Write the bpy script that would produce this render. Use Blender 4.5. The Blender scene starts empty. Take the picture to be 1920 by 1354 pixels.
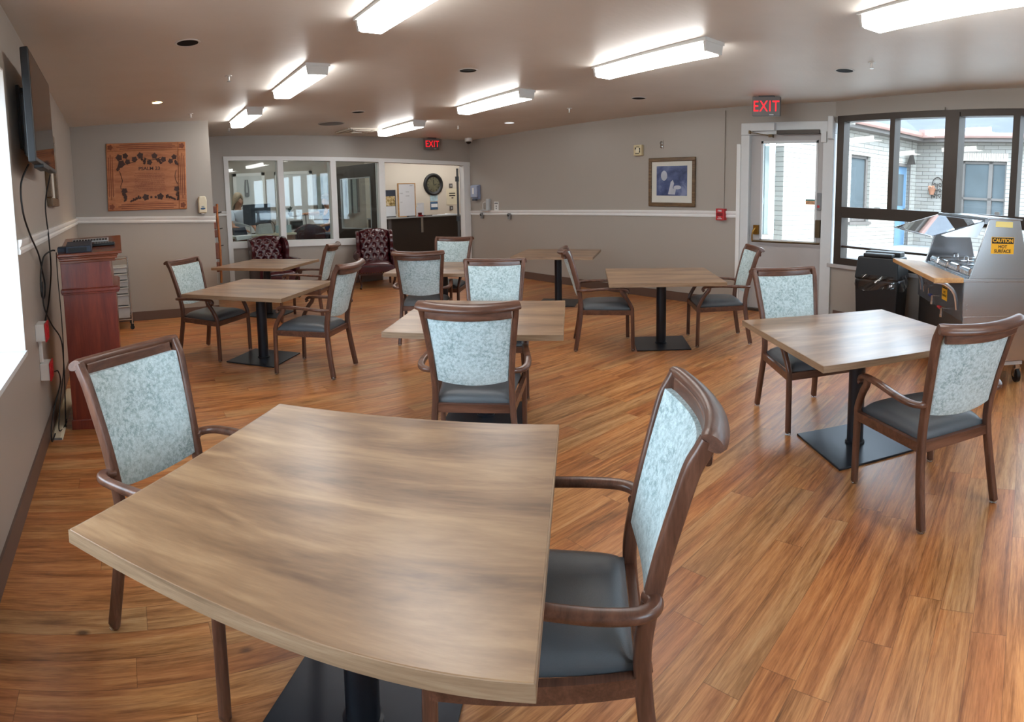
import bpy, bmesh, math, random
from math import radians as R, sin, cos, pi
from mathutils import Vector, Matrix, Euler

scene = bpy.context.scene
COL = scene.collection

# ------------------------------------------------------------------ camera, world, sun, exposure
F_PX, CX, CY = 1087.18, 1156.55, 466.78          # cylinder scale and centre, in pixels of a 1920 x 1354 frame
cam = bpy.data.cameras.new('camera')
cam_ob = bpy.data.objects.new('camera', cam)
COL.objects.link(cam_ob)
cam.type = 'PANO'
cam.panorama_type = 'CENTRAL_CYLINDRICAL'        # the photo is a stitched (cylindrical) panorama
cam.central_cylindrical_range_u_min = -CX / F_PX
cam.central_cylindrical_range_u_max = (1920 - CX) / F_PX
cam.central_cylindrical_range_v_min = -(1354 - CY) / F_PX
cam.central_cylindrical_range_v_max = CY / F_PX
cam.central_cylindrical_radius = 1.0
cam.clip_start = 0.02
cam.clip_end = 200
cam_ob.matrix_world = (Matrix.Translation((0, 0, 1.5016)) @ Matrix.Rotation(R(40.934), 4, 'Z')
                       @ Matrix.Rotation(R(90) - 0.094225, 4, 'X') @ Matrix.Rotation(-0.00154, 4, 'Z'))
scene.camera = cam_ob

world = bpy.data.worlds.new('overcast_sky')
scene.world = world
world.use_nodes = True
_bg = world.node_tree.nodes['Background']
_bg.inputs[0].default_value = (0.69, 0.84, 1.0, 1)
_bg.inputs[1].default_value = 11.0

sun = bpy.data.lights.new('sun', 'SUN')
sun.energy = 3.6
sun.angle = R(4)
sun.color = (1.0, 0.96, 0.90)
sun_ob = bpy.data.objects.new('sun', sun)
COL.objects.link(sun_ob)
sun_ob.rotation_euler = Vector((-0.78, 0.30, -0.80)).to_track_quat('-Z', 'Y').to_euler()
sun_ob.location = (10, 4, 12)

LAMP = 17.0                                       # radiance of the fluorescent diffusers
scene.view_settings.view_transform = 'Standard'
scene.view_settings.look = 'None'
scene.view_settings.exposure = 0.08
scene.view_settings.gamma = 1.0
scene.view_settings.use_curve_mapping = False
scene.cycles.max_bounces = 8
scene.cycles.transparent_max_bounces = 16
scene.cycles.sample_clamp_indirect = 4.0
scene.cycles.caustics_reflective = False
scene.cycles.caustics_refractive = False

# ------------------------------------------------------------------ materials
def lin(c):
    return tuple((x / 12.92 if x <= 0.04045 else ((x + 0.055) / 1.055) ** 2.4) for x in c)
def rgb(r, g, b):
    return (*lin((r / 255, g / 255, b / 255)), 1)

class NT:
    def __init__(s, name):
        s.m = bpy.data.materials.new(name); s.m.use_nodes = True
        s.t = s.m.node_tree; s.n = s.t.nodes; s.b = s.n['Principled BSDF']; s.out = s.n['Material Output']
    def node(s, kind, **kw):
        x = s.n.new(kind)
        for k, v in kw.items():
            if k.startswith('i_'): x.inputs[k[2:].replace('_', ' ')].default_value = v
            else: setattr(x, k, v)
        return x
    def link(s, a, b): s.t.links.new(a, b)
    def math(s, op, a, b=None, clamp=False):
        x = s.n.new('ShaderNodeMath'); x.operation = op; x.use_clamp = clamp
        for i, v in enumerate((a, b)):
            if v is None: continue
            if isinstance(v, (int, float)): x.inputs[i].default_value = v
            else: s.link(v, x.inputs[i])
        return x.outputs[0]
    def ramp(s, fac, stops, interp='LINEAR'):
        x = s.n.new('ShaderNodeValToRGB'); x.color_ramp.interpolation = interp
        e = x.color_ramp.elements
        e[0].position, e[0].color = stops[0]; e[1].position, e[1].color = stops[-1]
        for p, c in stops[1:-1]:
            k = e.new(p); k.color = c
        s.link(fac, x.inputs[0]); return x.outputs[0]
    def mix(s, fac, a, b, mode='MIX'):
        x = s.n.new('ShaderNodeMix'); x.data_type = 'RGBA'; x.blend_type = mode
        for i, v in ((0, fac), (6, a), (7, b)):
            if isinstance(v, (int, float)): x.inputs[i].default_value = v
            elif isinstance(v, tuple): x.inputs[i].default_value = v
            else: s.link(v, x.inputs[i])
        return x.outputs[2]
    def coord(s, kind='Object', scale=(1, 1, 1), rot=(0, 0, 0)):
        tc = s.n.new('ShaderNodeTexCoord'); mp = s.n.new('ShaderNodeMapping')
        mp.inputs['Scale'].default_value = scale; mp.inputs['Rotation'].default_value = rot
        s.link(tc.outputs[kind], mp.inputs[0]); return mp.outputs[0]
    def noise(s, vec, scale, detail=4, rough=.55, dist=0.0):
        x = s.n.new('ShaderNodeTexNoise'); x.inputs['Scale'].default_value = scale
        x.inputs['Detail'].default_value = detail; x.inputs['Roughness'].default_value = rough
        x.inputs['Distortion'].default_value = dist
        if vec is not None: s.link(vec, x.inputs['Vector'])
        return x.outputs[0]
    def bump(s, h, strength, dist=.002):
        x = s.n.new('ShaderNodeBump'); x.inputs['Strength'].default_value = strength; x.inputs['Distance'].default_value = dist
        s.link(h, x.inputs['Height']); s.link(x.outputs[0], s.b.inputs['Normal'])
    def color(s, c): s.link(c, s.b.inputs['Base Color'])
    def rough(s, v):
        if isinstance(v, (int, float)): s.b.inputs['Roughness'].default_value = v
        else: s.link(v, s.b.inputs['Roughness'])

def plain(name, c, rough=.5, metal=0.0, var=.06, scale=6.0, bump=0.0, bscale=200.0, spec=None):
    t = NT(name)
    n = t.noise(t.coord('Object'), scale, 3)
    lo = tuple(max(0, x * (1 - var)) for x in c[:3]) + (1,)
    hi = tuple(min(1, x * (1 + var)) for x in c[:3]) + (1,)
    t.color(t.ramp(n, [(.3, lo), (.7, hi)])); t.rough(rough); t.b.inputs['Metallic'].default_value = metal
    if spec is not None: t.b.inputs['Specular IOR Level'].default_value = spec
    if bump: t.bump(t.noise(t.coord('Object'), bscale, 3), bump)
    return t.m

def emit(name, c, strength, base=(.8, .8, .8, 1)):
    t = NT(name); t.b.inputs['Base Color'].default_value = base
    t.b.inputs['Emission Color'].default_value = c; t.b.inputs['Emission Strength'].default_value = strength
    return t.m

def glass_pane(name, tint=(1, 1, 1, 1), refl=1.0):
    t = NT(name)
    tr = t.node('ShaderNodeBsdfTransparent'); tr.inputs[0].default_value = tint
    gl = t.node('ShaderNodeBsdfGlossy'); gl.inputs['Roughness'].default_value = .02
    lw = t.node('ShaderNodeLayerWeight'); lw.inputs[0].default_value = .5          # the same from both faces of the pane
    fr = t.math('ADD', .04, t.math('MULTIPLY', t.math('POWER', lw.outputs['Facing'], 5.0), .9))
    mx = t.node('ShaderNodeMixShader')
    t.link(t.math('MULTIPLY', fr, refl * .8, True), mx.inputs[0]); t.link(tr.outputs[0], mx.inputs[1]); t.link(gl.outputs[0], mx.inputs[2])
    t.link(mx.outputs[0], t.out.inputs[0]); return t.m

def wood(name, cols, along='x', scale=1.0, rough=.4, stretch=14.0, fine=.5, coat=0.0, spec=.5, bump=.05, crough=.12):
    """long-grained wood: cols = (dark, mid, light)"""
    t = NT(name)
    k = {'x': (1, stretch, stretch), 'y': (stretch, 1, stretch), 'z': (stretch, stretch, 1)}[along]
    v = t.coord('Object', tuple(a * scale for a in k))
    n1 = t.noise(v, 1.3, 5, .6, .6); n2 = t.noise(v, 9.0, 4, .6)
    f = t.math('ADD', t.math('MULTIPLY', n1, 1 - fine * .5), t.math('MULTIPLY', n2, fine * .5))
    t.color(t.ramp(f, [(.33, cols[0]), (.5, cols[1]), (.68, cols[2])])); t.rough(rough)
    t.b.inputs['Coat Weight'].default_value = coat; t.b.inputs['Coat Roughness'].default_value = crough
    t.b.inputs['Specular IOR Level'].default_value = spec
    if bump: t.bump(n2, bump, .001)
    return t.m

def floor_mat():
    """vinyl planks running along world Y, each with its own tone, grain and knots"""
    t = NT('vinyl_plank_floor')
    tc = t.n.new('ShaderNodeTexCoord'); sx = t.n.new('ShaderNodeSeparateXYZ'); t.link(tc.outputs['Object'], sx.inputs[0])
    W, L = .125, 1.05
    xs = t.math('DIVIDE', sx.outputs[0], W); row = t.math('FLOOR', xs)
    wn = t.n.new('ShaderNodeTexWhiteNoise'); wn.noise_dimensions = '1D'; t.link(row, wn.inputs['W'])
    ys = t.math('ADD', t.math('DIVIDE', sx.outputs[1], L), wn.outputs['Value']); cl = t.math('FLOOR', ys)
    cb = t.n.new('ShaderNodeCombineXYZ'); t.link(row, cb.inputs[0]); t.link(cl, cb.inputs[1])
    wn2 = t.n.new('ShaderNodeTexWhiteNoise'); wn2.noise_dimensions = '3D'; t.link(cb.outputs[0], wn2.inputs['Vector'])
    rnd = wn2.outputs['Value']
    # grain coordinates, shifted per plank
    gv = t.n.new('ShaderNodeCombineXYZ')
    t.link(t.math('ADD', t.math('MULTIPLY', sx.outputs[0], 17.0), t.math('MULTIPLY', rnd, 91.0)), gv.inputs[0])
    t.link(t.math('ADD', t.math('MULTIPLY', sx.outputs[1], 1.15), t.math('MULTIPLY', rnd, 57.0)), gv.inputs[1])
    t.link(t.math('MULTIPLY', rnd, 33.0), gv.inputs[2])
    n1 = t.noise(gv.outputs[0], 1.0, 5, .62, 1.1)
    n2 = t.noise(gv.outputs[0], 5.0, 4, .65, .3)
    n3 = t.noise(gv.outputs[0], 13.0, 3, .6)
    g = t.math('ADD', t.math('ADD', t.math('MULTIPLY', n1, .62), t.math('MULTIPLY', n2, .30)), t.math('MULTIPLY', t.math('SUBTRACT', n3, .5), .22))
    g = t.math('ADD', g, .04)
    warm = t.ramp(g, [(.30, rgb(96, 58, 28)), (.43, rgb(152, 92, 48)), (.55, rgb(192, 126, 72)), (.72, rgb(216, 160, 106))])
    tan = t.ramp(g, [(.30, rgb(100, 66, 36)), (.44, rgb(154, 106, 62)), (.56, rgb(188, 138, 90)), (.72, rgb(206, 166, 118))])
    red = t.ramp(g, [(.30, rgb(88, 48, 26)), (.45, rgb(146, 86, 48)), (.58, rgb(178, 110, 64)), (.74, rgb(198, 138, 88))])
    pn = t.noise(gv.outputs[0], .42, 3, .5, .5)
    m1 = t.math('ADD', t.math('MULTIPLY', t.math('LESS_THAN', rnd, .34), .55), t.math('MULTIPLY', t.ramp(pn, [(.44, (0, 0, 0, 1)), (.58, (1, 1, 1, 1))]), .45))
    c = t.mix(m1, warm, tan)
    m2 = t.math('ADD', t.math('MULTIPLY', t.math('GREATER_THAN', rnd, .78), .45), t.math('MULTIPLY', t.ramp(pn, [(.34, (1, 1, 1, 1)), (.47, (0, 0, 0, 1))]), .55))
    c = t.mix(m2, c, red)
    # knots
    kv = t.n.new('ShaderNodeCombineXYZ')
    t.link(t.math('MULTIPLY', sx.outputs[0], 4.2), kv.inputs[0]); t.link(t.math('MULTIPLY', sx.outputs[1], 2.4), kv.inputs[1])
    vo = t.n.new('ShaderNodeTexVoronoi'); vo.inputs['Scale'].default_value = 1.0; t.link(kv.outputs[0], vo.inputs['Vector'])
    kn = t.ramp(vo.outputs['Distance'], [(.035, (1, 1, 1, 1)), (.085, (0, 0, 0, 1))])
    c = t.mix(t.math('MULTIPLY', kn, .75), c, rgb(62, 38, 26))
    # joints
    fx = t.math('FRACT', xs); fy = t.math('FRACT', ys)
    jx = t.math('LESS_THAN', t.math('MINIMUM', fx, t.math('SUBTRACT', 1.0, fx)), .010)
    jy = t.math('LESS_THAN', t.math('MINIMUM', fy, t.math('SUBTRACT', 1.0, fy)), .0013)
    j = t.math('MAXIMUM', jx, jy)
    c = t.mix(t.math('MULTIPLY', j, .45), c, rgb(70, 40, 24))
    t.color(c)
    t.rough(t.math('ADD', .26, t.math('MULTIPLY', n2, .16)))
    t.b.inputs['Specular IOR Level'].default_value = .45
    t.bump(t.math('SUBTRACT', n2, t.math('MULTIPLY', j, 1.2)), .12, .0012)
    return t.m

def fabric_mat():
    """pale blue-green upholstery with a broken leafy line pattern"""
    t = NT('leaf_pattern_upholstery')
    v = t.coord('Object')
    nz = t.n.new('ShaderNodeTexNoise'); nz.inputs['Scale'].default_value = 26; nz.inputs['Detail'].default_value = 3; t.link(v, nz.inputs['Vector'])
    ad = t.n.new('ShaderNodeVectorMath'); ad.operation = 'MULTIPLY_ADD'; t.link(nz.outputs['Color'], ad.inputs[0]); ad.inputs[1].default_value = (.05, .05, .05); t.link(v, ad.inputs[2])
    vo = t.n.new('ShaderNodeTexVoronoi'); vo.feature = 'DISTANCE_TO_EDGE'; vo.inputs['Scale'].default_value = 84; t.link(ad.outputs[0], vo.inputs['Vector'])
    vo2 = t.n.new('ShaderNodeTexVoronoi'); vo2.feature = 'DISTANCE_TO_EDGE'; vo2.inputs['Scale'].default_value = 150; t.link(ad.outputs[0], vo2.inputs['Vector'])
    l1 = t.ramp(vo.outputs['Distance'], [(.05, (1, 1, 1, 1)), (.22, (0, 0, 0, 1))])
    l2 = t.ramp(vo2.outputs['Distance'], [(.06, (1, 1, 1, 1)), (.26, (0, 0, 0, 1))])
    den = t.ramp(t.noise(v, 62, 3, .6), [(.40, (.15, .15, .15, 1)), (.62, (1, 1, 1, 1))])
    big = t.ramp(t.noise(v, 9, 2, .5), [(.35, (.6, .6, .6, 1)), (.65, (1, 1, 1, 1))])
    f = t.math('MAXIMUM', t.math('MULTIPLY', l1, t.math('ADD', .35, t.math('MULTIPLY', den, .65))), t.math('MULTIPLY', l2, den))
    f = t.math('ADD', t.math('MULTIPLY', f, .80), t.math('MULTIPLY', den, .20), True)
    f = t.math('MULTIPLY', f, big)
    t.color(t.mix(f, rgb(204, 220, 221), rgb(128, 151, 153)))
    t.rough(.75); t.b.inputs['Sheen Weight'].default_value = .15
    t.bump(t.noise(v, 900, 2), .08, .0006)
    return t.m

def brick_mat(name, c1, c2, mortar, rot=(0, 0, 0), bw=.40, bh=.10):
    t = NT(name)
    br = t.n.new('ShaderNodeTexBrick'); br.inputs['Scale'].default_value = 1.0
    br.inputs['Brick Width'].default_value = bw; br.inputs['Row Height'].default_value = bh
    br.inputs['Mortar Size'].default_value = .007; br.inputs['Mortar Smooth'].default_value = .3
    br.inputs['Color1'].default_value = c1; br.inputs['Color2'].default_value = c2; br.inputs['Mortar'].default_value = mortar
    t.link(t.coord('Object', rot=rot), br.inputs['Vector'])
    t.color(br.outputs['Color']); t.rough(.85)
    t.bump(t.math('SUBTRACT', 1.0, br.outputs['Fac']), .6, .006)
    return t.m

def ceiling_mat():
    t = NT('skip_trowel_ceiling')
    v = t.coord('Object')
    n = t.noise(v, 1.1, 4); n2 = t.noise(t.coord('Object', (3, 1, 1)), 5, 5, .6)
    t.color(t.ramp(n, [(.3, rgb(217, 211, 203)), (.7, rgb(226, 221, 214))]))
    t.rough(.42); t.b.inputs['Specular IOR Level'].default_value = .4
    t.bump(n2, .16, .012)
    return t.m

M = {}
M['floor'] = floor_mat()
M['fabric'] = fabric_mat()
M['ceiling'] = ceiling_mat()
M['wall'] = plain('taupe_eggshell_paint', rgb(163, 155, 146), .38, var=.02, scale=.7, bump=.03, bscale=60, spec=.4)
M['wall_cream'] = plain('cream_wall_paint', rgb(214, 204, 190), .5, var=.02, scale=.7)
M['trim'] = plain('white_gloss_trim', rgb(226, 226, 224), .35, var=.02)
M['base'] = plain('brown_vinyl_base', rgb(98, 76, 66), .45, var=.04)
M['frame_wood'] = wood('walnut_grain_chair_frame', (rgb(66, 41, 31), rgb(92, 60, 46), rgb(116, 79, 62)), 'z', 2.0, .34, 10, .6, spec=.5, bump=.02)
M['rail_wood'] = wood('walnut_grain_chair_rail', (rgb(66, 41, 31), rgb(94, 62, 48), rgb(118, 80, 62)), 'x', 2.0, .30, 10, .6, spec=.5, bump=.02)
M['vinyl'] = plain('slate_blue_vinyl', rgb(80, 83, 86), .36, var=.05, scale=3, bump=.35, bscale=420, spec=.5)
M['table'] = wood('walnut_laminate_top', (rgb(98, 70, 48), rgb(138, 105, 75), rgb(172, 138, 102)), 'x', 1.0, .34, 5.5, .40, coat=.32, spec=.65, bump=.02, crough=.27)
M['edge'] = wood('pale_edge_band', (rgb(112, 88, 66), rgb(142, 114, 88), rgb(164, 138, 110)), 'x', 1.5, .4, 16, .6, bump=.02)
M['edge_y'] = wood('pale_edge_band_cross', (rgb(112, 88, 66), rgb(142, 114, 88), rgb(164, 138, 110)), 'y', 1.5, .4, 16, .6, bump=.02)
M['steel_black'] = plain('black_powder_coat', rgb(34, 36, 42), .33, .3, var=.08, bump=.05, bscale=300)
M['plate_black'] = plain('charcoal_steel_plate', rgb(46, 49, 56), .36, .5, var=.10, scale=5, bump=.04, bscale=260)
M['clear'] = glass_pane('clear_plastic_glide', (.86, .88, .9, 1), 2.0)
M['chrome'] = plain('chrome', rgb(214, 216, 220), .15, 1.0, var=.02)
M['leather'] = plain('oxblood_leather', rgb(64, 18, 24), .22, var=.15, scale=12, bump=.10, bscale=120, spec=.6)
M['dark_wood'] = wood('dark_mahogany', (rgb(38, 20, 16), rgb(56, 30, 22), rgb(78, 42, 30)), 'z', 2, .3, 10, .6)
M['cherry'] = wood('cherry_veneer', (rgb(86, 32, 24), rgb(112, 44, 32), rgb(134, 58, 40)), 'z', 1.2, .28, 10, .5, coat=.3)
M['cherry_top'] = wood('cherry_veneer_top', (rgb(92, 42, 26), rgb(120, 60, 38), rgb(146, 80, 52)), 'y', 1.2, .2, 10, .5, coat=.5)
M['cedar'] = wood('carved_cedar', (rgb(150, 84, 42), rgb(176, 108, 60), rgb(196, 128, 76)), 'y', 1.6, .45, 8, .5)
M['carve'] = plain('burnt_carving', rgb(62, 32, 20), .6, var=.15, scale=30)
M['groove'] = plain('stained_groove', rgb(118, 58, 26), .6)
M['black'] = plain('black_plastic', rgb(17, 18, 21), .45, var=.05)
M['black_gloss'] = plain('gloss_black_screen', rgb(14, 14, 16), .05, var=.02, spec=.6)
M['rubber'] = plain('black_rubber', rgb(16, 16, 18), .6)
M['navy'] = plain('dark_blue_plastic', rgb(40, 50, 66), .4)
M['white'] = plain('white_plastic', rgb(222, 222, 220), .4, var=.02)
M['offwhite'] = plain('ivory_plastic', rgb(222, 212, 186), .45, var=.02)
M['beige'] = plain('almond_plastic', rgb(206, 190, 150), .45, var=.03)
M['grey'] = plain('grey_plastic', rgb(120, 122, 124), .45)
M['lt_grey'] = plain('pale_grey_plastic', rgb(176, 180, 182), .4)
M['red'] = plain('signal_red_plastic', rgb(178, 30, 38), .4)
M['bronze'] = plain('dark_bronze_aluminium', rgb(66, 58, 52), .4, .35, var=.04)
M['brass'] = plain('aged_brass', rgb(170, 128, 62), .28, 1.0, var=.08)
M['bronze_bar'] = plain('bronze_push_bar', rgb(96, 80, 58), .35, .8)
M['door_paint'] = plain('grey_door_paint', rgb(176, 172, 170), .45, var=.02)
M['jamb_paint'] = plain('white_door_frame_paint', rgb(206, 208, 208), .4, var=.02)
M['stainless'] = plain('brushed_stainless', rgb(190, 192, 194), .24, 1.0, var=.05, scale=3)
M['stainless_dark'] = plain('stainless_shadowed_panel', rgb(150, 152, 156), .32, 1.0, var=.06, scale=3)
M['lid'] = plain('polished_pan_lid', rgb(214, 216, 220), .10, 1.0, var=.02)
M['butcher'] = wood('maple_cutting_board', (rgb(176, 124, 70), rgb(198, 148, 92), rgb(214, 170, 116)), 'y', 1.5, .3, 8, .4)
M['yellow'] = plain('caution_yellow', rgb(238, 176, 30), .5, var=.02)
M['pale_yellow'] = plain('pale_yellow_label', rgb(240, 220, 140), .5, var=.02)
M['ink'] = plain('black_ink', rgb(20, 18, 16), .6, var=.02)
M['bag'] = glass_pane('clear_bin_liner', (.80, .82, .84, 1), 2.5)
M['glass'] = glass_pane('window_glass', (.97, .985, .98, 1), 1.3)
M['office_glass'] = glass_pane('office_glass', (.84, .88, .87, 1), 1.2)
M['guard'] = glass_pane('sneeze_guard_glass', (.80, .84, .88, 1), 2.2)
M['office_tube'] = emit('office_diffuser', (1.0, .98, .94, 1), 9.0)
M['tube'] = emit('fluorescent_diffuser', (1.0, .985, .955, 1), LAMP)
M['lamp_white'] = plain('white_enamel_fixture', rgb(214, 212, 208), .4, var=.02)
M['exit_red'] = emit('exit_red_glow', (1.0, .008, .02, 1), .95, (.3, .01, .02, 1))
M['exit_grey'] = plain('brushed_exit_housing', rgb(92, 87, 85), .45)
M['warm_bulb'] = emit('warm_bulb', (1.0, .66, .30, 1), 26)
M['cool_bulb'] = emit('cool_lens', (.9, .95, 1.0, 1), 1.6)
M['dark_baffle'] = plain('black_can_baffle', rgb(7, 8, 11), .6, spec=.1)
M['picture_blue'] = None
M['mat_board'] = plain('cream_mat_board', rgb(206, 204, 194), .6, var=.02)
M['gilt'] = wood('dull_gold_frame', (rgb(70, 52, 34), rgb(98, 74, 48), rgb(122, 96, 64)), 'x', 3, .4, 8, .5)
M['brick_white'] = brick_mat('white_painted_brick', rgb(226, 222, 212), rgb(214, 208, 196), rgb(150, 144, 136), rot=(R(90), 0, 0))
M['concrete'] = plain('courtyard_concrete', rgb(158, 157, 154), .8, var=.08, scale=1.5)
M['shingle'] = brick_mat('slate_blue_shingles', rgb(62, 66, 74), rgb(54, 58, 66), rgb(44, 47, 55), bw=.35, bh=.14)
M['gutter'] = plain('copper_pink_gutter', rgb(142, 112, 104), .45, var=.05)
M['soffit'] = plain('grey_brown_soffit', rgb(104, 98, 94), .7)
M['blue_door'] = plain('sky_blue_door_paint', rgb(104, 136, 164), .5, var=.03)
M['window_dark'] = plain('far_window_glass', rgb(84, 92, 96), .15, var=.12, scale=2, spec=.4)
M['curtain'] = plain('pale_curtain', rgb(140, 150, 148), .8, var=.08, scale=5)
M['iron'] = plain('wrought_iron', rgb(56, 50, 46), .6)
M['skin'] = plain('skin', rgb(186, 136, 110), .5, var=.04)
M['hair'] = plain('ash_blond_hair', rgb(158, 140, 118), .6, var=.25, scale=60)
M['hair_dark'] = plain('brown_hair', rgb(74, 56, 44), .6, var=.25, scale=60)
M['shirt_white'] = plain('pale_blue_shirt', rgb(196, 208, 226), .8)
M['scrub_blue'] = plain('royal_blue_scrubs', rgb(22, 62, 122), .8)
M['trouser'] = plain('navy_trousers', rgb(36, 40, 54), .8)
M['office_dark'] = plain('dark_umber_laminate', rgb(52, 44, 38), .4, var=.05)
M['paper'] = plain('white_paper', rgb(232, 234, 238), .7, var=.01)
M['blue_print'] = plain('blue_print', rgb(60, 92, 128), .6)
M['log'] = wood('knotty_log', (rgb(70, 36, 24), rgb(108, 56, 36), rgb(150, 84, 48)), 'z', 3, .5, 6, .7)
M['twig'] = wood('orange_twig', (rgb(120, 62, 26), rgb(168, 96, 44), rgb(196, 124, 66)), 'z', 3, .5, 6, .7)
M['terracotta'] = plain('terracotta', rgb(150, 104, 80), .8)

# ------------------------------------------------------------------ mesh helpers
def link(name, me_or_none, parent=None):
    o = bpy.data.objects.new(name, me_or_none); COL.objects.link(o)
    if parent is not None: o.parent = parent
    return o
def obj(name, bm, mats, parent=None, smooth=None, bevel=0.0, seg=2):
    me = bpy.data.meshes.new(name)
    bmesh.ops.recalc_face_normals(bm, faces=bm.faces)
    bm.to_mesh(me); bm.free()
    for m in (mats if isinstance(mats, (list, tuple)) else [mats]): me.materials.append(m)
    o = link(name, me, parent)
    if bevel:
        b = o.modifiers.new('bevel', 'BEVEL'); b.width = bevel; b.segments = seg; b.limit_method = 'ANGLE'; b.angle_limit = R(40)
    if smooth is not None:
        for p in me.polygons: p.use_smooth = True
        if smooth < 180:
            me.set_sharp_from_angle(angle=R(smooth))
    return o
def loose(name, bm, mats, parent, **kw):
    """one object per separate piece of the bmesh"""
    left = set(bm.verts); out = []
    while left:
        st = [left.pop()]; comp = set(st)
        while st:
            v = st.pop()
            for e in v.link_edges:
                o = e.other_vert(v)
                if o not in comp: comp.add(o); left.discard(o); st.append(o)
        nb = bmesh.new(); mp = {v: nb.verts.new(v.co) for v in comp}
        for f in {f for v in comp for f in v.link_faces}: nb.faces.new([mp[v] for v in f.verts])
        out.append(obj(name, nb, mats, parent, **kw))
    bm.free(); return out
def tag(o, label, cat, group=None, kind=None):
    if label: o['label'] = label
    if cat: o['category'] = cat
    if group: o['group'] = group
    if kind: o['kind'] = kind
    return o
def thing(name, label, cat, loc=(0, 0, 0), rz=0.0, group=None, rot=None):
    o = link(name, None); o.empty_display_size = .1
    o.location = loc; o.rotation_euler = rot if rot else (0, 0, rz)
    return tag(o, label, cat, group)
def struct(name, bm, m, parent=None, **kw):
    o = obj(name, bm, m, parent, **kw); o['kind'] = 'structure'; return o
def dup(root, loc, rz, label, group=None):
    r = root.copy(); COL.objects.link(r); r.location = loc; r.rotation_euler = (0, 0, rz)
    r['label'] = label
    if group: r['group'] = group
    for ch in list(root.children):
        c = ch.copy(); COL.objects.link(c); c.parent = r
        for g in list(ch.children):
            d = g.copy(); COL.objects.link(d); d.parent = c
    return r
NB = bmesh.new
def box(bm, x0, x1, y0, y1, z0, z1, mat=0, mtx=None):
    vs = [bm.verts.new(v) for v in ((x0, y0, z0), (x1, y0, z0), (x1, y1, z0), (x0, y1, z0), (x0, y0, z1), (x1, y0, z1), (x1, y1, z1), (x0, y1, z1))]
    fs = [bm.faces.new([vs[i] for i in f]) for f in ((0, 3, 2, 1), (4, 5, 6, 7), (0, 1, 5, 4), (1, 2, 6, 5), (2, 3, 7, 6), (3, 0, 4, 7))]
    for f in fs: f.material_index = mat
    if mtx is not None: bmesh.ops.transform(bm, matrix=mtx, verts=vs)
    return vs
def cbox(bm, c, s, mat=0, mtx=None):
    return box(bm, c[0] - s[0] / 2, c[0] + s[0] / 2, c[1] - s[1] / 2, c[1] + s[1] / 2, c[2] - s[2] / 2, c[2] + s[2] / 2, mat, mtx)
def hexa(bm, pts, mat=0):
    """8 corners: 4 bottom then 4 top"""
    vs = [bm.verts.new(p) for p in pts]
    for f in ((0, 3, 2, 1), (4, 5, 6, 7), (0, 1, 5, 4), (1, 2, 6, 5), (2, 3, 7, 6), (3, 0, 4, 7)):
        bm.faces.new([vs[i] for i in f]).material_index = mat
def lathe(bm, prof, n=24, mtx=None, mat=0, cap=True):
    rings = []
    for r, z in prof:
        rings.append([bm.verts.new((r * cos(2 * pi * i / n), r * sin(2 * pi * i / n), z)) for i in range(n)])
    for a, b in zip(rings, rings[1:]):
        for i in range(n):
            j = (i + 1) % n
            try: bm.faces.new((a[i], a[j], b[j], b[i])).material_index = mat
            except ValueError: pass
    if cap:
        for rg in (rings[0][::-1], rings[-1]):
            try: bm.faces.new(rg).material_index = mat
            except ValueError: pass
    vs = [v for r in rings for v in r]
    if mtx is not None: bmesh.ops.transform(bm, matrix=mtx, verts=vs)
    return vs
def cyl(bm, p, q, r, n=16, mat=0):
    p, q = Vector(p), Vector(q); d = q - p
    m = Matrix.Translation(p) @ d.to_track_quat('Z', 'Y').to_matrix().to_4x4()
    lathe(bm, [(r, 0), (r, d.length)], n, m, mat)
def smooth_path(pts, k=6):
    P = [Vector(p) for p in pts]
    if len(P) < 3: return P
    out = []
    for i in range(len(P) - 1):
        p0 = P[max(i - 1, 0)]; p1 = P[i]; p2 = P[i + 1]; p3 = P[min(i + 2, len(P) - 1)]
        for j in range(k):
            t = j / k
            out.append(.5 * ((2 * p1) + (p2 - p0) * t + (2 * p0 - 5 * p1 + 4 * p2 - p3) * t * t + (3 * p1 - p0 - 3 * p2 + p3) * t ** 3))
    out.append(P[-1]); return out
def rrect(w, h, r=.3, n=3):
    """rounded rectangle section, r relative to the smaller side"""
    rr = min(w, h) * r; out = []
    for cx, cy, a0 in ((w / 2 - rr, h / 2 - rr, 0), (-w / 2 + rr, h / 2 - rr, 90), (-w / 2 + rr, -h / 2 + rr, 180), (w / 2 - rr, -h / 2 + rr, 270)):
        for i in range(n + 1):
            a = R(a0 + 90 * i / n); out.append((cx + rr * cos(a), cy + rr * sin(a)))
    return out
def sweep(bm, path, sec, up=(0, 0, 1), mat=0, scale=None, cap=True):
    """sec: points (side, up'); side = tangent x up"""
    up = Vector(up); rings = []
    n = len(path)
    for i, p in enumerate(path):
        p = Vector(p)
        t = (Vector(path[min(i + 1, n - 1)]) - Vector(path[max(i - 1, 0)])).normalized()
        s = t.cross(up)
        if s.length < 1e-4: s = Vector((1, 0, 0))
        s.normalize(); u = s.cross(t).normalized()
        k = scale(i / (n - 1)) if scale else 1.0
        rings.append([bm.verts.new(p + s * a * k + u * b * k) for a, b in sec])
    m = len(sec)
    for a, b in zip(rings, rings[1:]):
        for i in range(m):
            bm.faces.new((a[i], a[(i + 1) % m], b[(i + 1) % m], b[i])).material_index = mat
    if cap:
        bm.faces.new(rings[0][::-1]).material_index = mat; bm.faces.new(rings[-1]).material_index = mat
def circ(r, n=10):
    return [(r * cos(2 * pi * i / n), r * sin(2 * pi * i / n)) for i in range(n)]
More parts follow.
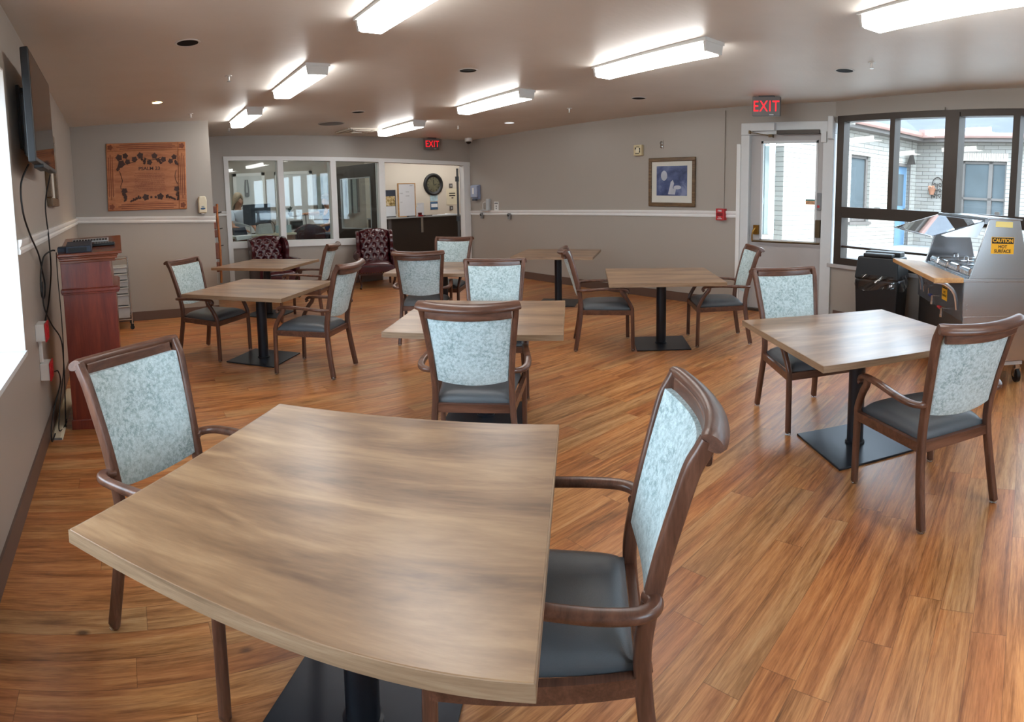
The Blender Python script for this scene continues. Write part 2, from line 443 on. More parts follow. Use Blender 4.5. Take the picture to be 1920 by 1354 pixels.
def prism(bm, poly, y0, y1, mat=0, mtx=None):
    """poly in (x, z), extruded along y"""
    a = [bm.verts.new((x, y0, z)) for x, z in poly]; b = [bm.verts.new((x, y1, z)) for x, z in poly]
    fs = [bm.faces.new(a), bm.faces.new(b[::-1])]
    for i in range(len(poly)):
        j = (i + 1) % len(poly); fs.append(bm.faces.new((a[i], b[i], b[j], a[j])))
    for f in fs: f.material_index = mat
    if mtx is not None: bmesh.ops.transform(bm, matrix=mtx, verts=a + b)
def grid(bm, fn, nu, nv, mat=0, close=False):
    v = [[bm.verts.new(fn(i / nu, j / nv)) for j in range(nv + 1)] for i in range(nu + 1)]
    for i in range(nu):
        for j in range(nv):
            bm.faces.new((v[i][j], v[i + 1][j], v[i + 1][j + 1], v[i][j + 1])).material_index = mat
    return v
def shell(bm, front, back, nu, nv, mat=0):
    """closed cushion between two surface functions"""
    a = grid(bm, front, nu, nv, mat); b = grid(bm, back, nu, nv, mat)
    for i in range(nu):
        for j in (0, nv): bm.faces.new((a[i][j], a[i + 1][j], b[i + 1][j], b[i][j])).material_index = mat
    for j in range(nv):
        for i in (0, nu): bm.faces.new((a[i][j], a[i][j + 1], b[i][j + 1], b[i][j])).material_index = mat
def text(name, body, size, m, parent, loc, rot, extrude=.001, align='CENTER', sx=1.0, bold=0.0, spacing=1.0):
    cu = bpy.data.curves.new(name, 'FONT'); cu.body = body; cu.size = size; cu.extrude = extrude
    cu.align_x = align; cu.align_y = 'CENTER'; cu.offset = bold; cu.space_character = spacing
    t = bpy.data.objects.new('tmp_text', cu); COL.objects.link(t)
    dg = bpy.context.evaluated_depsgraph_get()
    me = bpy.data.meshes.new_from_object(t.evaluated_get(dg))
    bpy.data.objects.remove(t); bpy.data.curves.remove(cu)
    me.materials.clear(); me.materials.append(m)
    o = link(name, me, parent); o.location = loc; o.rotation_euler = rot; o.scale = (sx, 1, 1)
    return o
def cz(x, y):                                      # ceiling height
    return 2.74 - .016 * y + .006 * (x + 5)

# ------------------------------------------------------------------ room shell
YL, XE, XG, YR = -.59, -8.0, -9.65, 6.67
WA = R(-20); WP = Vector((-2.38, 6.67)); WT = Vector((cos(WA), sin(WA))); WN = Vector((-sin(WA), cos(WA)))   # window wall: start, direction, outward
WLEN = 4.9; WEND = WP + WT * WLEN
XR = WEND.x                                        # right-hand end wall, outside the picture

bm = NB(); box(bm, -16, XR + .3, -3.0, 9.6, -.08, 0)
struct('floor', bm, M['floor'])
bm = NB()
hexa(bm, [(-9.8, -1.6, cz(-9.8, -1.6)), (XR + .1, -1.6, cz(XR, -1.6)), (XR + .1, 6.85, cz(XR, 6.85)), (-9.8, 6.85, cz(-9.8, 6.85)),
          (-9.8, -1.6, 3.0), (XR + .1, -1.6, 3.0), (XR + .1, 6.85, 3.0), (-9.8, 6.85, 3.0)])
struct('ceiling', bm, M['ceiling'])

def seg_wall(bm, p, q, z0, z1, th, out):
    """upright slab between plan points p and q; out = outward unit vector"""
    p = Vector(p); q = Vector(q); o = Vector(out) * th
    hexa(bm, [(*p, z0), (*q, z0), (*(q + o), z0), (*(p + o), z0), (*p, z1), (*q, z1), (*(q + o), z1), (*(p + o), z1)])

# left wall: solid part, then the deep window recess nearest the camera
bm = NB()
seg_wall(bm, (-8.2, YL), (-3.25, YL), 0, 2.82, .42, (0, -1))
seg_wall(bm, (-3.25, YL), (-.4, YL), 0, .735, .42, (0, -1))
seg_wall(bm, (-3.25, YL), (-.4, YL), 2.36, 2.82, .42, (0, -1))
seg_wall(bm, (-.4, YL), (XR + .1, YL), 0, 2.82, .42, (0, -1))
struct('wall_left', bm, M['wall'])
bm = NB(); box(bm, -3.25, -.4, YL - .42, YL + .012, .735, .762); struct('trim_1', bm, M['jamb_paint'])
bm = NB(); box(bm, -3.25, -3.238, YL - .42, YL + .002, .762, 2.36); box(bm, -.412, -.4, YL - .42, YL + .002, .762, 2.36); box(bm, -3.25, -.4, YL - .42, YL, 2.348, 2.36)
struct('trim_2', bm, M['trim'])
w = link('window_1', None); w['kind'] = 'structure'
bm = NB()
for x0, x1 in ((-3.25, -3.19), (-1.86, -1.79), (-.46, -.4)): box(bm, x0, x1, YL - .40, YL - .34, .762, 2.36)
for z0, z1 in ((.762, .82), (2.29, 2.348)): box(bm, -3.25, -.4, YL - .40, YL - .34, z0, z1)
struct('window_frame', bm, M['trim'], w)
bm = NB(); box(bm, -3.2, -.45, YL - .372, YL - .366, .8, 2.3); struct('window_pane', bm, M['glass'], w)

# end wall with its free corner, and the return behind it
bm = NB(); seg_wall(bm, (XE, YL), (XE, 1.31), 0, 2.82, .14, (-1, 0)); seg_wall(bm, (XE - .14, 1.31), (XG, 1.31), 0, 2.82, .14, (0, -1))
struct('wall_far', bm, M['wall'])
# right wall up to the door, lintel over the door
bm = NB(); seg_wall(bm, (XG - .14, YR), (-3.62, YR), 0, 2.82, .22, (0, 1)); seg_wall(bm, (-3.62, YR), (-2.20, YR), 2.40, 2.82, .22, (0, 1))
struct('wall_right', bm, M['wall'])
# window wall, angled
def wpt(s, z, d=0.0):
    p = WP + WT * s + WN * d; return (p.x, p.y, z)
bm = NB()
seg_wall(bm, WP, WEND, 0, .68, .24, WN); seg_wall(bm, WP, WEND, 2.47, 2.82, .24, WN)
struct('wall_window', bm, M['wall'])
bm = NB()
seg_wall(bm, (XR, WEND.y + .1), (XR, YL - .4), 0, .7, .14, (1, 0)); seg_wall(bm, (XR, WEND.y + .1), (XR, YL - .4), 2.45, 2.82, .14, (1, 0))
seg_wall(bm, (XR, WEND.y + .1), (XR, 2.1), .7, 2.45, .14, (1, 0)); seg_wall(bm, (XR, .4), (XR, YL - .4), .7, 2.45, .14, (1, 0))
struct('wall_rear', bm, M['wall'])
w = link('window_5', None); w['kind'] = 'structure'
bm = NB()
for y0 in (.4, 1.21, 2.02): box(bm, XR + .02, XR + .10, y0, y0 + .08, .7, 2.45)
box(bm, XR + .015, XR + .105, .4, 2.1, .7, .77); box(bm, XR + .015, XR + .105, .4, 2.1, 2.38, 2.45)
struct('window_frame', bm, M['bronze'], w)
bm = NB(); box(bm, XR + .055, XR + .061, .45, 2.05, .75, 2.40); struct('window_pane', bm, M['glass'], w)

# back wall of glazed office partition (heights follow the photo)
ztop = lambda y: 2.34 - .034 * (y - 1.82)
zsil = lambda y: .90 - .040 * (y - 1.82)
bm = NB()
def gslab(y0, y1, za, zb, zc, zd, x0=XG - .12, x1=XG):
    hexa(bm, [(x1, y0, za), (x1, y1, zb), (x0, y1, zb), (x0, y0, za), (x1, y0, zc), (x1, y1, zd), (x0, y1, zd), (x0, y0, zc)])
gslab(1.2, 1.84, 0, 0, 2.82, 2.82); gslab(1.84, 4.70, 0, 0, zsil(1.84) - .1, zsil(4.7) - .1); gslab(1.84, 6.69, ztop(1.84), ztop(6.69), 2.82, 2.82)
struct('wall_back', bm, M['wall'])
# white frame of the office windows and door opening
w = link('window_2', None); w['kind'] = 'structure'
bm = NB()
F0, F1 = XG - .13, XG + .025
def gbar(y0, y1, za, zb, zc, zd, e=0): gslab(y0, y1, za, zb, zc, zd, F0 - e, F1 + e)
gbar(1.80, 1.88, 0, 0, ztop(1.8) - .06, ztop(1.88) - .06)
for y0, y1 in ((2.735, 2.835), (3.70, 3.805)): gbar(y0, y1, zsil(y0) - .03, zsil(y1) - .03, ztop(y0) - .06, ztop(y1) - .06)
gbar(4.645, 4.765, 0, 0, ztop(4.64) - .06, ztop(4.76) - .06); gbar(6.51, 6.660, 0, 0, ztop(6.5) - .06, ztop(6.66) - .06)
gbar(1.795, 6.664, ztop(1.8) - .07, ztop(6.66) - .07, ztop(1.8), ztop(6.66), .004)
gbar(1.797, 4.70, zsil(1.8) - .11, zsil(4.7) - .11, zsil(1.8), zsil(4.7), .006)
struct('window_frame', bm, M['trim'], w)
for y0, y1 in ((1.88, 2.735), (2.835, 3.70), (3.805, 4.645)):
    bm = NB(); gslab(y0, y1, zsil(y0) - .02, zsil(y1) - .02, ztop(y0) - .05, ztop(y1) - .05, XG - .055, XG - .049)
    struct('window_pane', bm, M['office_glass'], w)

# chair rails and baseboards
def rail(name, p, q, zp, zq, n, h=.075, d=.03):
    bm = NB(); p = Vector(p); q = Vector(q); n = Vector(n)
    prof = [(0, -h / 2), (d * .55, -h / 2), (d * .7, -h * .25), (d * .45, -h * .08), (d * .8, h * .1), (d, h * .35), (d, h / 2), (0, h / 2)]
    a = [bm.verts.new((*(p + n * u), zp + v)) for u, v in prof]; b = [bm.verts.new((*(q + n * u), zq + v)) for u, v in prof]
    bm.faces.new(a); bm.faces.new(b[::-1])
    for i in range(len(prof)):
        j = (i + 1) % len(prof); bm.faces.new((a[i], b[i], b[j], a[j]))
    return struct(name, bm, M['trim'])
rail('trim_3', (XE, YL), (-3.25, YL), 1.445, 1.355, (0, 1), .085)
rail('trim_4', (XE, YL), (XE, 1.335), 1.455, 1.335, (1, 0), .085)
rail('trim_5', (XG, YR), (-3.66, YR), 1.165, 1.25, (0, -1), .085)
rail('trim_6', (XG, 1.31), (XG, 1.80), 1.40, 1.385, (1, 0), .075)
def baseb(name, p, q, n, h=.125):
    bm = NB(); seg_wall(bm, p, q, 0, h, .012, n); return struct(name, bm, M['base'])
baseb('baseboard_left', (XE, YL), (XR, YL), (0, 1)); baseb('baseboard_far', (XE, YL), (XE, 1.31), (1, 0))
baseb('baseboard_right', (XG, YR), (-3.66, YR), (0, -1)); baseb('baseboard_window', WP + WT * .06, WEND, -WN)
baseb('baseboard_back', (XG, 1.88), (XG, 4.645), (1, 0))

# ------------------------------------------------------------------ exit door and its frame
d = link('door_1', None); d['kind'] = 'structure'; d.location = (-3.62, YR, 0)
bm = NB()
box(bm, -.03, .09, -.03, .2, 0, 2.269); box(bm, 1.10, 1.24, -.03, .2, 0, 2.269); box(bm, -.03, 1.24, -.034, .2, 2.27, 2.42)
struct('door_frame', bm, M['jamb_paint'], d, bevel=.006)
bm = NB(); box(bm, .09, .25, .04, .085, .03, 2.27); box(bm, 1.085, 1.10, .04, .085, .03, 2.27)
box(bm, .25, 1.085, .04, .085, .03, .93); box(bm, .25, 1.085, .04, .085, 2.18, 2.27)
# right stile
box(bm, 1.0, 1.085, .04, .085, .93, 2.18)
struct('door_leaf', bm, M['door_paint'], d)
bm = NB()
for b in ((.235, .262, .93, 2.20), (.99, 1.015, .93, 2.20)): box(bm, b[0], b[1], .03, .045, b[2], b[3])
for b in ((.235, 1.015, .92, .945), (.235, 1.015, 2.165, 2.195)): box(bm, b[0], b[1], .03, .045, b[2], b[3])
struct('glazing_bead', bm, M['jamb_paint'], d)
bm = NB(); box(bm, .255, 1.0, .06, .066, .93, 2.18); struct('door_pane', bm, M['glass'], d)
bm = NB(); cyl(bm, (.16, -.035, .915), (1.09, -.035, .93), .013); struct('push_bar', bm, M['bronze_bar'], d, smooth=40)
bm = NB(); box(bm, .155, .225, .0, .042, 1.0, 1.12)
sweep(bm, smooth_path([(.19, .0, 1.08), (.185, -.045, 1.06), (.168, -.05, 1.0), (.163, -.038, .92)]), rrect(.022, .014), (1, 0, 0)); struct('brass_latch', bm, M['brass'], d, smooth=40)
bm = NB(); box(bm, 1.02, 1.085, -.02, .042, 1.0, 1.22); struct('brass_lock_case', bm, M['bronze_bar'], d, bevel=.006)
bm = NB(); box(bm, 1.03, 1.09, -.01, .042, 1.34, 1.55); struct('card_reader', bm, M['grey'], d, bevel=.006)
bm = NB(); box(bm, 1.04, 1.07, -.0125, -.009, 1.37, 1.40); struct('reader_light', bm, M['red'], d)
bm = NB(); box(bm, .14, .47, -.10, -.03, 2.31, 2.405); struct('closer_box', bm, M['jamb_paint'], d, bevel=.004)
bm = NB(); box(bm, .49, 1.06, -.07, -.0, 2.265, 2.315); struct('closer_track', bm, M['bronze'], d, bevel=.004)
bm = NB(); sweep(bm, [(.12, -.08, 2.30), (.42, -.10, 2.245)], rrect(.022, .010), (0, 0, 1)); cyl(bm, (.12, -.08, 2.28), (.12, -.08, 2.32), .016); box(bm, .40, .45, -.11, -.05, 2.225, 2.262)
struct('closer_arm', bm, M['bronze_bar'], d)
bm = NB(); box(bm, 1.08, 1.15, -.06, 0, 2.16, 2.29); struct('magnet_lock', bm, M['jamb_paint'], d, bevel=.004)
bm = NB(); box(bm, 1.17, 1.24, -.09, -.03, 2.20, 2.47); struct('sensor_housing', bm, M['jamb_paint'], d, bevel=.01)
bm = NB(); box(bm, .86, .985, .048, .052, 1.405, 1.47, 0); struct('sticker', bm, plain('peach_print', rgb(226, 170, 128)), d)
bm = NB(); box(bm, .86, .985, .046, .049, 1.45, 1.47); struct('sticker_header', bm, plain('teal_print', rgb(70, 120, 112)), d)
text('sticker_text', 'KEEP THE\nDOOR CLOSED', .017, M['ink'], d, (.922, .0465, 1.43), (R(90), 0, 0), .0005)
bm = NB(); box(bm, .09, 1.10, -.02, .2, 0, .03); struct('threshold', bm, M['bronze'], d)
# bright reveal strip beside the door
bm = NB(); box(bm, -3.71, -3.652, YR - .035, YR, .13, 2.16); struct('trim_7', bm, M['trim'], bevel=.004)

# ------------------------------------------------------------------ window wall glazing
w = link('window_3', None); w['kind'] = 'structure'
wm = Matrix.Translation((WP.x, WP.y, 0)) @ Matrix.Rotation(WA, 4, 'Z')
bm = NB()
_k = [0]
def wb(s0, s1, z0, z1, d0=-.02, d1=.09):
    _k[0] += 1; e_ = .0007 * _k[0]; d0 -= e_; d1 += e_
    box(bm, s0, s1, d0, d1, z0, z1, 0, wm)
wb(.05, .15, .68, 2.46); wb(.05, 4.85, 2.40, 2.47); wb(.05, 4.85, .68, .78)
wb(.81, .875, 1.38, 2.42); wb(1.52, 1.685, .70, 2.44, -.035, .1); wb(2.285, 2.36, 1.36, 2.44); wb(3.05, 3.2, .7, 2.44, -.035, .1); wb(3.9, 3.97, 1.36, 2.44)
wb(.10, 4.85, 1.325, 1.395); wb(.10, 1.55, 1.265, 1.335, -.012, .07); wb(1.68, 4.85, 1.265, 1.335, -.012, .07); wb(.13, 4.85, .905, .93, 0, .05)
wb(.12, .165, .75, 1.28); wb(4.75, 4.85, .7, 2.44)
struct('window_frame', bm, M['bronze'], w)
for s0, s1 in ((.15, .81), (.875, 1.52), (1.685, 2.285), (2.36, 3.05), (3.2, 3.9), (3.97, 4.75)):
    bm = NB(); box(bm, s0 - .01, s1 + .01, .035, .041, 1.39, 2.41, 0, wm); struct('window_pane', bm, M['glass'], w)
for s0, s1 in ((.165, 1.52), (1.685, 3.05), (3.2, 4.75)):
    bm = NB(); box(bm, s0 - .01, s1 + .01, .025, .031, .77, 1.28, 0, wm); struct('window_pane', bm, M['glass'], w)
bm = NB(); box(bm, -.03, 4.85, -.05, .0, .655, .70, 0, wm); struct('window_sill', bm, M['door_paint'], w, bevel=.006)
bm = NB(); box(bm, .06, 1.5, -.03, .0, 2.47, 2.50, 0, wm); box(bm, 1.7, 4.8, -.03, .0, 2.47, 2.50, 0, wm); struct('blind_track', bm, M['wall'], w)
bm = NB(); box(bm, .64, .70, -.03, .0, 1.39, 1.405, 0, wm); box(bm, 2.14, 2.19, -.035, .0, 1.40, 1.43, 0, wm); struct('sash_lock', bm, M['lt_grey'], w)
# ------------------------------------------------------------------ ceiling lamps
def ceiling_light(x, y, rz, L, label, first=[None]):
    z = cz(x, y)
    t = thing('ceiling_light', label, 'ceiling light', (x, y, z), rz, 'fluorescent ceiling lights')
    Wd = .205
    bm = NB(); box(bm, -L / 2 - .02, L / 2 + .02, -Wd / 2 - .012, Wd / 2 + .012, -.022, .012); obj('housing', bm, M['lamp_white'], t)
    for s in (-1, 1):
        bm = NB(); prism(bm, [(-Wd / 2, -.022), (Wd / 2, -.022), (Wd / 2 - .012, -.095), (-Wd / 2 + .012, -.095)], s * L / 2 - .014, s * L / 2 + .014, 0, Matrix.Rotation(R(90), 4, 'Z'))
        obj('end_cap', bm, M['lamp_white'], t)
    bm = NB(); prism(bm, [(-Wd / 2, -.020), (Wd / 2, -.020), (Wd / 2 - .012, -.093), (Wd / 2 - .03, -.102), (-Wd / 2 + .03, -.102), (-Wd / 2 + .012, -.093)], -L / 2 + .014, L / 2 - .014, 0, Matrix.Rotation(R(90), 4, 'Z'))
    obj('diffuser', bm, M['tube'], t)
    return t
ceiling_light(-3.03, 1.74, 0, 1.25, 'fluorescent ceiling light nearest the camera, cut by the top edge of the photo')
ceiling_light(-3.09, 4.03, R(-9), 1.36, 'fluorescent ceiling light above the table by the exit door')
ceiling_light(-5.70, 4.30, R(-3), 1.36, 'fluorescent ceiling light over the middle of the room, beyond the black downlight')
ceiling_light(-8.25, 4.38, 0, 1.24, 'fluorescent ceiling light in front of the far red exit sign, beside the square vent')
ceiling_light(-5.45, 1.80, 0, 1.12, 'fluorescent ceiling light above the left table with two chairs')
ceiling_light(-7.55, 1.74, 0, 1.06, 'small far left fluorescent ceiling light near the corner of the end wall')
ceiling_light(-.55, 3.47, R(-29), 1.32, 'fluorescent ceiling light at the top right over the table by the windows')

ceiling_light(1.35, 2.55, R(-20), 1.3, 'fluorescent ceiling light behind the camera, outside the photo')

# ------------------------------------------------------------------ dining tables
S, TZ = 1.083, .70
def make_table(label):
    t = thing('dining_table', label, 'table', (0, 0, 0), 0, 'square pedestal dining tables')
    bm = NB(); h = S / 2
    box(bm, -h + .002, h - .002, -h + .002, h - .002, TZ - .034, TZ); obj('tabletop', bm, M['table'], t, bevel=.002)
    bm = NB(); box(bm, -h, h, -h - .0005, -h + .003, TZ - .0345, TZ - .0008); box(bm, -h, h, h - .003, h + .0005, TZ - .0345, TZ - .0008); e = obj('edge_band', bm, M['edge'], t)
    bm = NB(); box(bm, -h - .0005, -h + .003, -h, h, TZ - .0345, TZ - .0008); box(bm, h - .003, h + .0005, -h, h, TZ - .0345, TZ - .0008); obj('edge_band', bm, M['edge_y'], t)
    bm = NB(); lathe(bm, [(.060, .013), (.060, .022), (.050, .026), (.050, TZ - .05)], 32); obj('column', bm, M['steel_black'], t, smooth=40)
    bm = NB(); box(bm, -.265, .265, -.265, .265, 0, .012); obj('base_plate', bm, M['plate_black'], t, bevel=.003)
    bm = NB(); box(bm, -.2, .2, -.03, .03, TZ - .055, TZ - .034); box(bm, -.03, .03, -.2, .2, TZ - .05, TZ - .034); obj('support_spider', bm, M['steel_black'], t)
    return t
TABLES = [
 (-1.439, .577, 44.6, 'large square walnut-grain table in the foreground, nearest the camera'),
 (-5.44, 1.303, 44.6, 'square walnut-grain table at left with a chair on each side, beside the red-brown cabinet'),
 (-7.627, 1.936, 45.5, 'far left square table in front of the left oxblood wing chair'),
 (-3.126, 2.247, 45.5, 'middle square table directly behind the foreground table, between two facing chairs'),
 (-5.60, 3.47, 45, 'table in front of the office doorway, partly hidden by a chair back'),
 (-5.80, 5.45, 37, 'bare square table with no chairs against the right-hand wall'),
 (-3.408, 4.606, 43.8, 'square table under the framed picture with a chair at each end'),
 (-.985, 3.30, 49.5, 'square table by the windows whose top shines blue with daylight'),
]
tab0 = None
for x, y, a, lab in TABLES:
    if tab0 is None:
        tab0 = make_table(lab); tab0.location = (x, y, 0); tab0.rotation_euler = (0, 0, R(a))
    else: dup(tab0, (x, y, 0), R(a), lab)

# ------------------------------------------------------------------ dining armchairs (local: x right, y forward)
def stile_y(z):
    if z < .42: return -.28 + (.058) * (z / .42) ** .8
    return -.222 - .118 * ((z - .42) / .50) ** 1.35
def make_chair(label):
    t = thing('dining_armchair', label, 'chair', (0, 0, 0), 0, 'dining armchairs with blue-green patterned backs')
    for s in (-1, 1):
        bm = NB()
        p = smooth_path([(s * .255, .268, .014), (s * .254, .262, .36), (s * .256, .254, .425), (s * .262, .205, .515), (s * .267, .165, .565), (s * .268, .155, .60)], 6)
        sweep(bm, p, rrect(.031, .036, .3), (0, 1, 0)); l = obj('leg', bm, M['frame_wood'], t, smooth=50)
        bm = NB(); lathe(bm, [(.015, .001), (.019, .004), (.019, .022), (.016, .026)], 14, Matrix.Translation((s * .255, .268, 0))); obj('foot_glide', bm, M['clear'], l, smooth=40)
        bm = NB()
        p = smooth_path([(s * .232, -.28, .014), (s * .222, stile_y(.2), .2), (s * .210, stile_y(.36), .36), (s * .205, stile_y(.48), .48), (s * .212, stile_y(.65), .65),
                         (s * .228, stile_y(.82), .82), (s * .237, stile_y(.90), .90), (s * .240, -.356, .940), (s * .241, -.368, .962)], 6)
        sweep(bm, p, rrect(.032, .042, .25), (0, 1, 0)); l = obj('leg', bm, M['frame_wood'], t, smooth=50)
        bm = NB(); lathe(bm, [(.015, .001), (.019, .004), (.019, .022), (.016, .026)], 14, Matrix.Translation((s * .232, -.28, 0))); obj('foot_glide', bm, M['clear'], l, smooth=40)
        bm = NB()
        p = smooth_path([(s * .205, -.238, .588), (s * .238, -.252, .590), (s * .268, -.236, .594), (s * .286, -.195, .599), (s * .290, -.12, .604), (s * .285, -.04, .608), (s * .276, .06, .610),
                         (s * .268, .17, .606), (s * .267, .208, .596), (s * .267, .222, .577), (s * .267, .212, .562)], 6)
        sweep(bm, p, rrect(.038, .027, .4), (0, 0, 1)); obj('armrest', bm, M['rail_wood'], t, smooth=50)
    # top rail: bowed backwards, a flat face below and a rounded roll along the top
    def rp(x, y0, z0): return (x, y0 - .052 * (1 - (x / .262) ** 2), z0 - .012 * (1 - (x / .262) ** 2))
    bm = NB()
    sweep(bm, [rp(-.215 + .43 * i / 20, -.352, .930) for i in range(21)], rrect(.026, .07, .3), (0, 0, 1))
    roll = []
    for i in range(16):
        a_ = 2 * pi * i / 16; roll.append((.031 * cos(a_) + .010, .0215 * sin(a_) - .010 * cos(a_)))
    sweep(bm, [rp(-.256 + .512 * i / 24, -.362, .962) for i in range(25)], roll, (0, 0, 1), scale=lambda q: 1.0 if .02 < q < .98 else .86)
    obj('top_rail', bm, M['rail_wood'], t, smooth=50)
    # padded back
    def back(side):
        def fn(u, v):
            x1 = -1 + 2 * u
            z = .512 + (.925 - .512) * v
            z += (.020 * x1 * x1) * (1 - v) - .012 * (1 - x1 * x1) * v
            hw = .186 + (.219 - .186) * v
            edge = (1 - abs(x1) ** 6) * (1 - (2 * v - 1) ** 8 * .8)
            bow = (.022 + .030 * v) * (1 - x1 * x1)
            th = .010 + .010 * edge
            return Vector((x1 * hw, stile_y(z) - bow + side * th, z))
        return fn
    bm = NB(); shell(bm, back(1), back(-1), 16, 14); obj('backrest', bm, M['fabric'], t, smooth=55)
    # seat frame rails
    bm = NB()
    hexa(bm, [(-.24, .248, .352), (.24, .248, .352), (.24, .275, .352), (-.24, .275, .352), (-.24, .248, .398), (.24, .248, .398), (.24, .275, .398), (-.24, .275, .398)])
    hexa(bm, [(-.195, -.238, .352), (.195, -.238, .352), (.195, -.212, .352), (-.195, -.212, .352), (-.195, -.238, .398), (.195, -.238, .398), (.195, -.212, .398), (-.195, -.212, .398)])
    for s in (-1, 1):
        a = (s * .198, -.225); b = (s * .246, .26); w_ = s * .024
        hexa(bm, [(a[0], a[1], .352), (b[0], b[1], .352), (b[0] + w_, b[1], .352), (a[0] + w_, a[1], .352), (a[0], a[1], .398), (b[0], b[1], .398), (b[0] + w_, b[1], .398), (a[0] + w_, a[1], .398)])
    obj('seat_frame', bm, M['rail_wood'], t)
    # vinyl cushion
    def seat(top):
        def fn(u, v):
            x1 = -1 + 2 * u; y1 = -1 + 2 * v
            hw = .198 + (.236 - .198) * v
            r = (1 - abs(x1) ** 5) * (1 - abs(y1) ** 5)
            bul = 1.0 if top else .985
            z = .398 + (.018 + .046 * r ** .55) if top else .392
            return Vector((x1 * hw * bul, -.208 + .455 * v + (.012 * (1 - x1 * x1) if v > .9 else 0), z))
        return fn
    bm = NB(); shell(bm, seat(True), seat(False), 20, 20); obj('seat', bm, M['vinyl'], t, smooth=70)
    return t
CHAIRS = [   # x, y, facing angle (deg from +X)
 (-1.952, .232, 39.0, 'armchair tucked in at the left side of the foreground table, closest to the left wall'),
 (-1.078, .971, 223.7, 'armchair at the right side of the foreground table, seen in side view'),
 (-2.645, 1.850, 138.5, 'armchair seen straight from behind, in front of the middle table'),
 (-3.551, 2.642, 320.0, 'armchair facing the camera behind the middle table, straight beyond another chair back'),
 (-5.26, 3.019, 142.0, 'armchair seen from behind in the far middle, left of centre, before the office doorway'),
 (-6.12, 3.82, 308.0, 'farthest armchair, facing the camera in front of the dark reception counter'),
 (-5.84, .885, 42.0, 'armchair at the left of the left table, next to the bare end wall'),
 (-4.843, 1.645, 222.9, 'armchair at the right of the left table, angled with its back to the camera'),
 (-7.02, 2.30, 234.0, 'armchair half hidden between the far left table and the right wing chair'),
 (-3.827, 4.208, 45.5, 'armchair in side view at the left end of the table under the picture'),
 (-3.021, 5.073, 224.3, 'armchair in side view beside the exit door, at the right end of its table'),
 (-1.455, 3.618, 320.4, 'armchair facing right behind the daylit table, in front of the exit door'),
 (-.470, 2.845, 138.5, 'armchair with its back to the camera at the right edge, by the daylit table'),
]
ch0 = None
for x, y, a, lab in CHAIRS:
    rz = R(a - 90)
    if ch0 is None:
        ch0 = make_chair(lab); ch0.location = (x, y, 0); ch0.rotation_euler = (0, 0, rz)
    else: dup(ch0, (x, y, 0), rz, lab)
# ------------------------------------------------------------------ left wall: podium, television, cables, outlets
t = thing('podium_cabinet', 'tall red-brown cherry podium cabinet standing against the left wall', 'cabinet', (-4.33, -.245, 0))
X0, X1, Y0, Y1 = -.31, .31, -.185, .185
def ztp(x): return 1.25 + (X1 - x) * .13           # the top slopes up away from the camera
bm = NB(); box(bm, X0, X1, Y0, Y1, .06, .97); obj('body', bm, M['cherry'], t, bevel=.004)
bm = NB(); hexa(bm, [(X0, Y0 - .005, 1.0), (X1, Y0 - .005, 1.0), (X1, Y1 - .015, 1.0), (X0, Y1 - .015, 1.0), (X0, Y0 - .005, ztp(X0) - .05), (X1, Y0 - .005, ztp(X1) - .05), (X1, Y1 - .03, ztp(X1) - .05), (X0, Y1 - .03, ztp(X0) - .05)])
obj('upper_case', bm, M['cherry'], t, bevel=.004)
bm = NB()
for z0, z1, e in ((.962, .975, .022), (.975, .998, .03), (.998, 1.006, .018)): box(bm, X0 - .01, X1 + e * .5, Y0 - e * .5, Y1 + e, z0, z1)
obj('belt_moulding', bm, M['cherry'], t, bevel=.004)
bm = NB()
for dz0, dz1, e in ((-.07, -.05, .012), (-.05, -.032, .026), (-.032, -.02, .034)):
    hexa(bm, [(X0 - e, Y0 - e * .4, ztp(X0) + dz0), (X1 + e, Y0 - e * .4, ztp(X1) + dz0), (X1 + e, Y1 + e, ztp(X1) + dz0), (X0 - e, Y1 + e, ztp(X0) + dz0), (X0 - e, Y0 - e * .4, ztp(X0) + dz1), (X1 + e, Y0 - e * .4, ztp(X1) + dz1), (X1 + e, Y1 + e, ztp(X1) + dz1), (X0 - e, Y1 + e, ztp(X0) + dz1)])
obj('cornice', bm, M['cherry_top'], t, bevel=.004)
e = .045
bm = NB(); hexa(bm, [(X0 - e, Y0 - .02, ztp(X0) - .02), (X1 + e, Y0 - .02, ztp(X1) - .02), (X1 + e, Y1 + .06, ztp(X1) - .02), (X0 - e, Y1 + .06, ztp(X0) - .02), (X0 - e, Y0 - .02, ztp(X0)), (X1 + e, Y0 - .02, ztp(X1)), (X1 + e, Y1 + .06, ztp(X1)), (X0 - e, Y1 + .06, ztp(X0))])
obj('top', bm, M['cherry_top'], t, bevel=.005)
bm = NB(); box(bm, X0 - .012, X1 + .012, Y0 - .01, Y1 + .012, 0, .07); obj('plinth', bm, M['cherry'], t, bevel=.004)
sl = math.atan(.13)
def onpod(name, label, cat, x, y):
    return thing(name, label, cat, (-4.33 + x, -.245 + y, ztp(x) + .001), 0, None, (0, sl, 0))
b = onpod('cable_box', 'dark blue-black cable box on top of the podium cabinet', 'cable box', .22, -.055)
bm = NB(); box(bm, -.10, .10, -.09, .09, .004, .05); obj('case', bm, M['navy'], b, bevel=.004)
bm = NB(); box(bm, .1005, .102, -.07, .06, .012, .04); obj('front_panel', bm, M['black'], b)
b = onpod('remote_control', 'black remote control lying beside the cable box on the podium', 'remote control', .10, .115)
bm = NB(); box(bm, -.025, .025, -.085, .085, 0, .022); obj('case', bm, M['black'], b, bevel=.008)
bm = NB()
for i in range(7):
    for j in (-.012, 0, .012): cbox(bm, (j, -.06 + i * .02, .0235), (.008, .012, .004))
obj('buttons', bm, M['grey'], b)
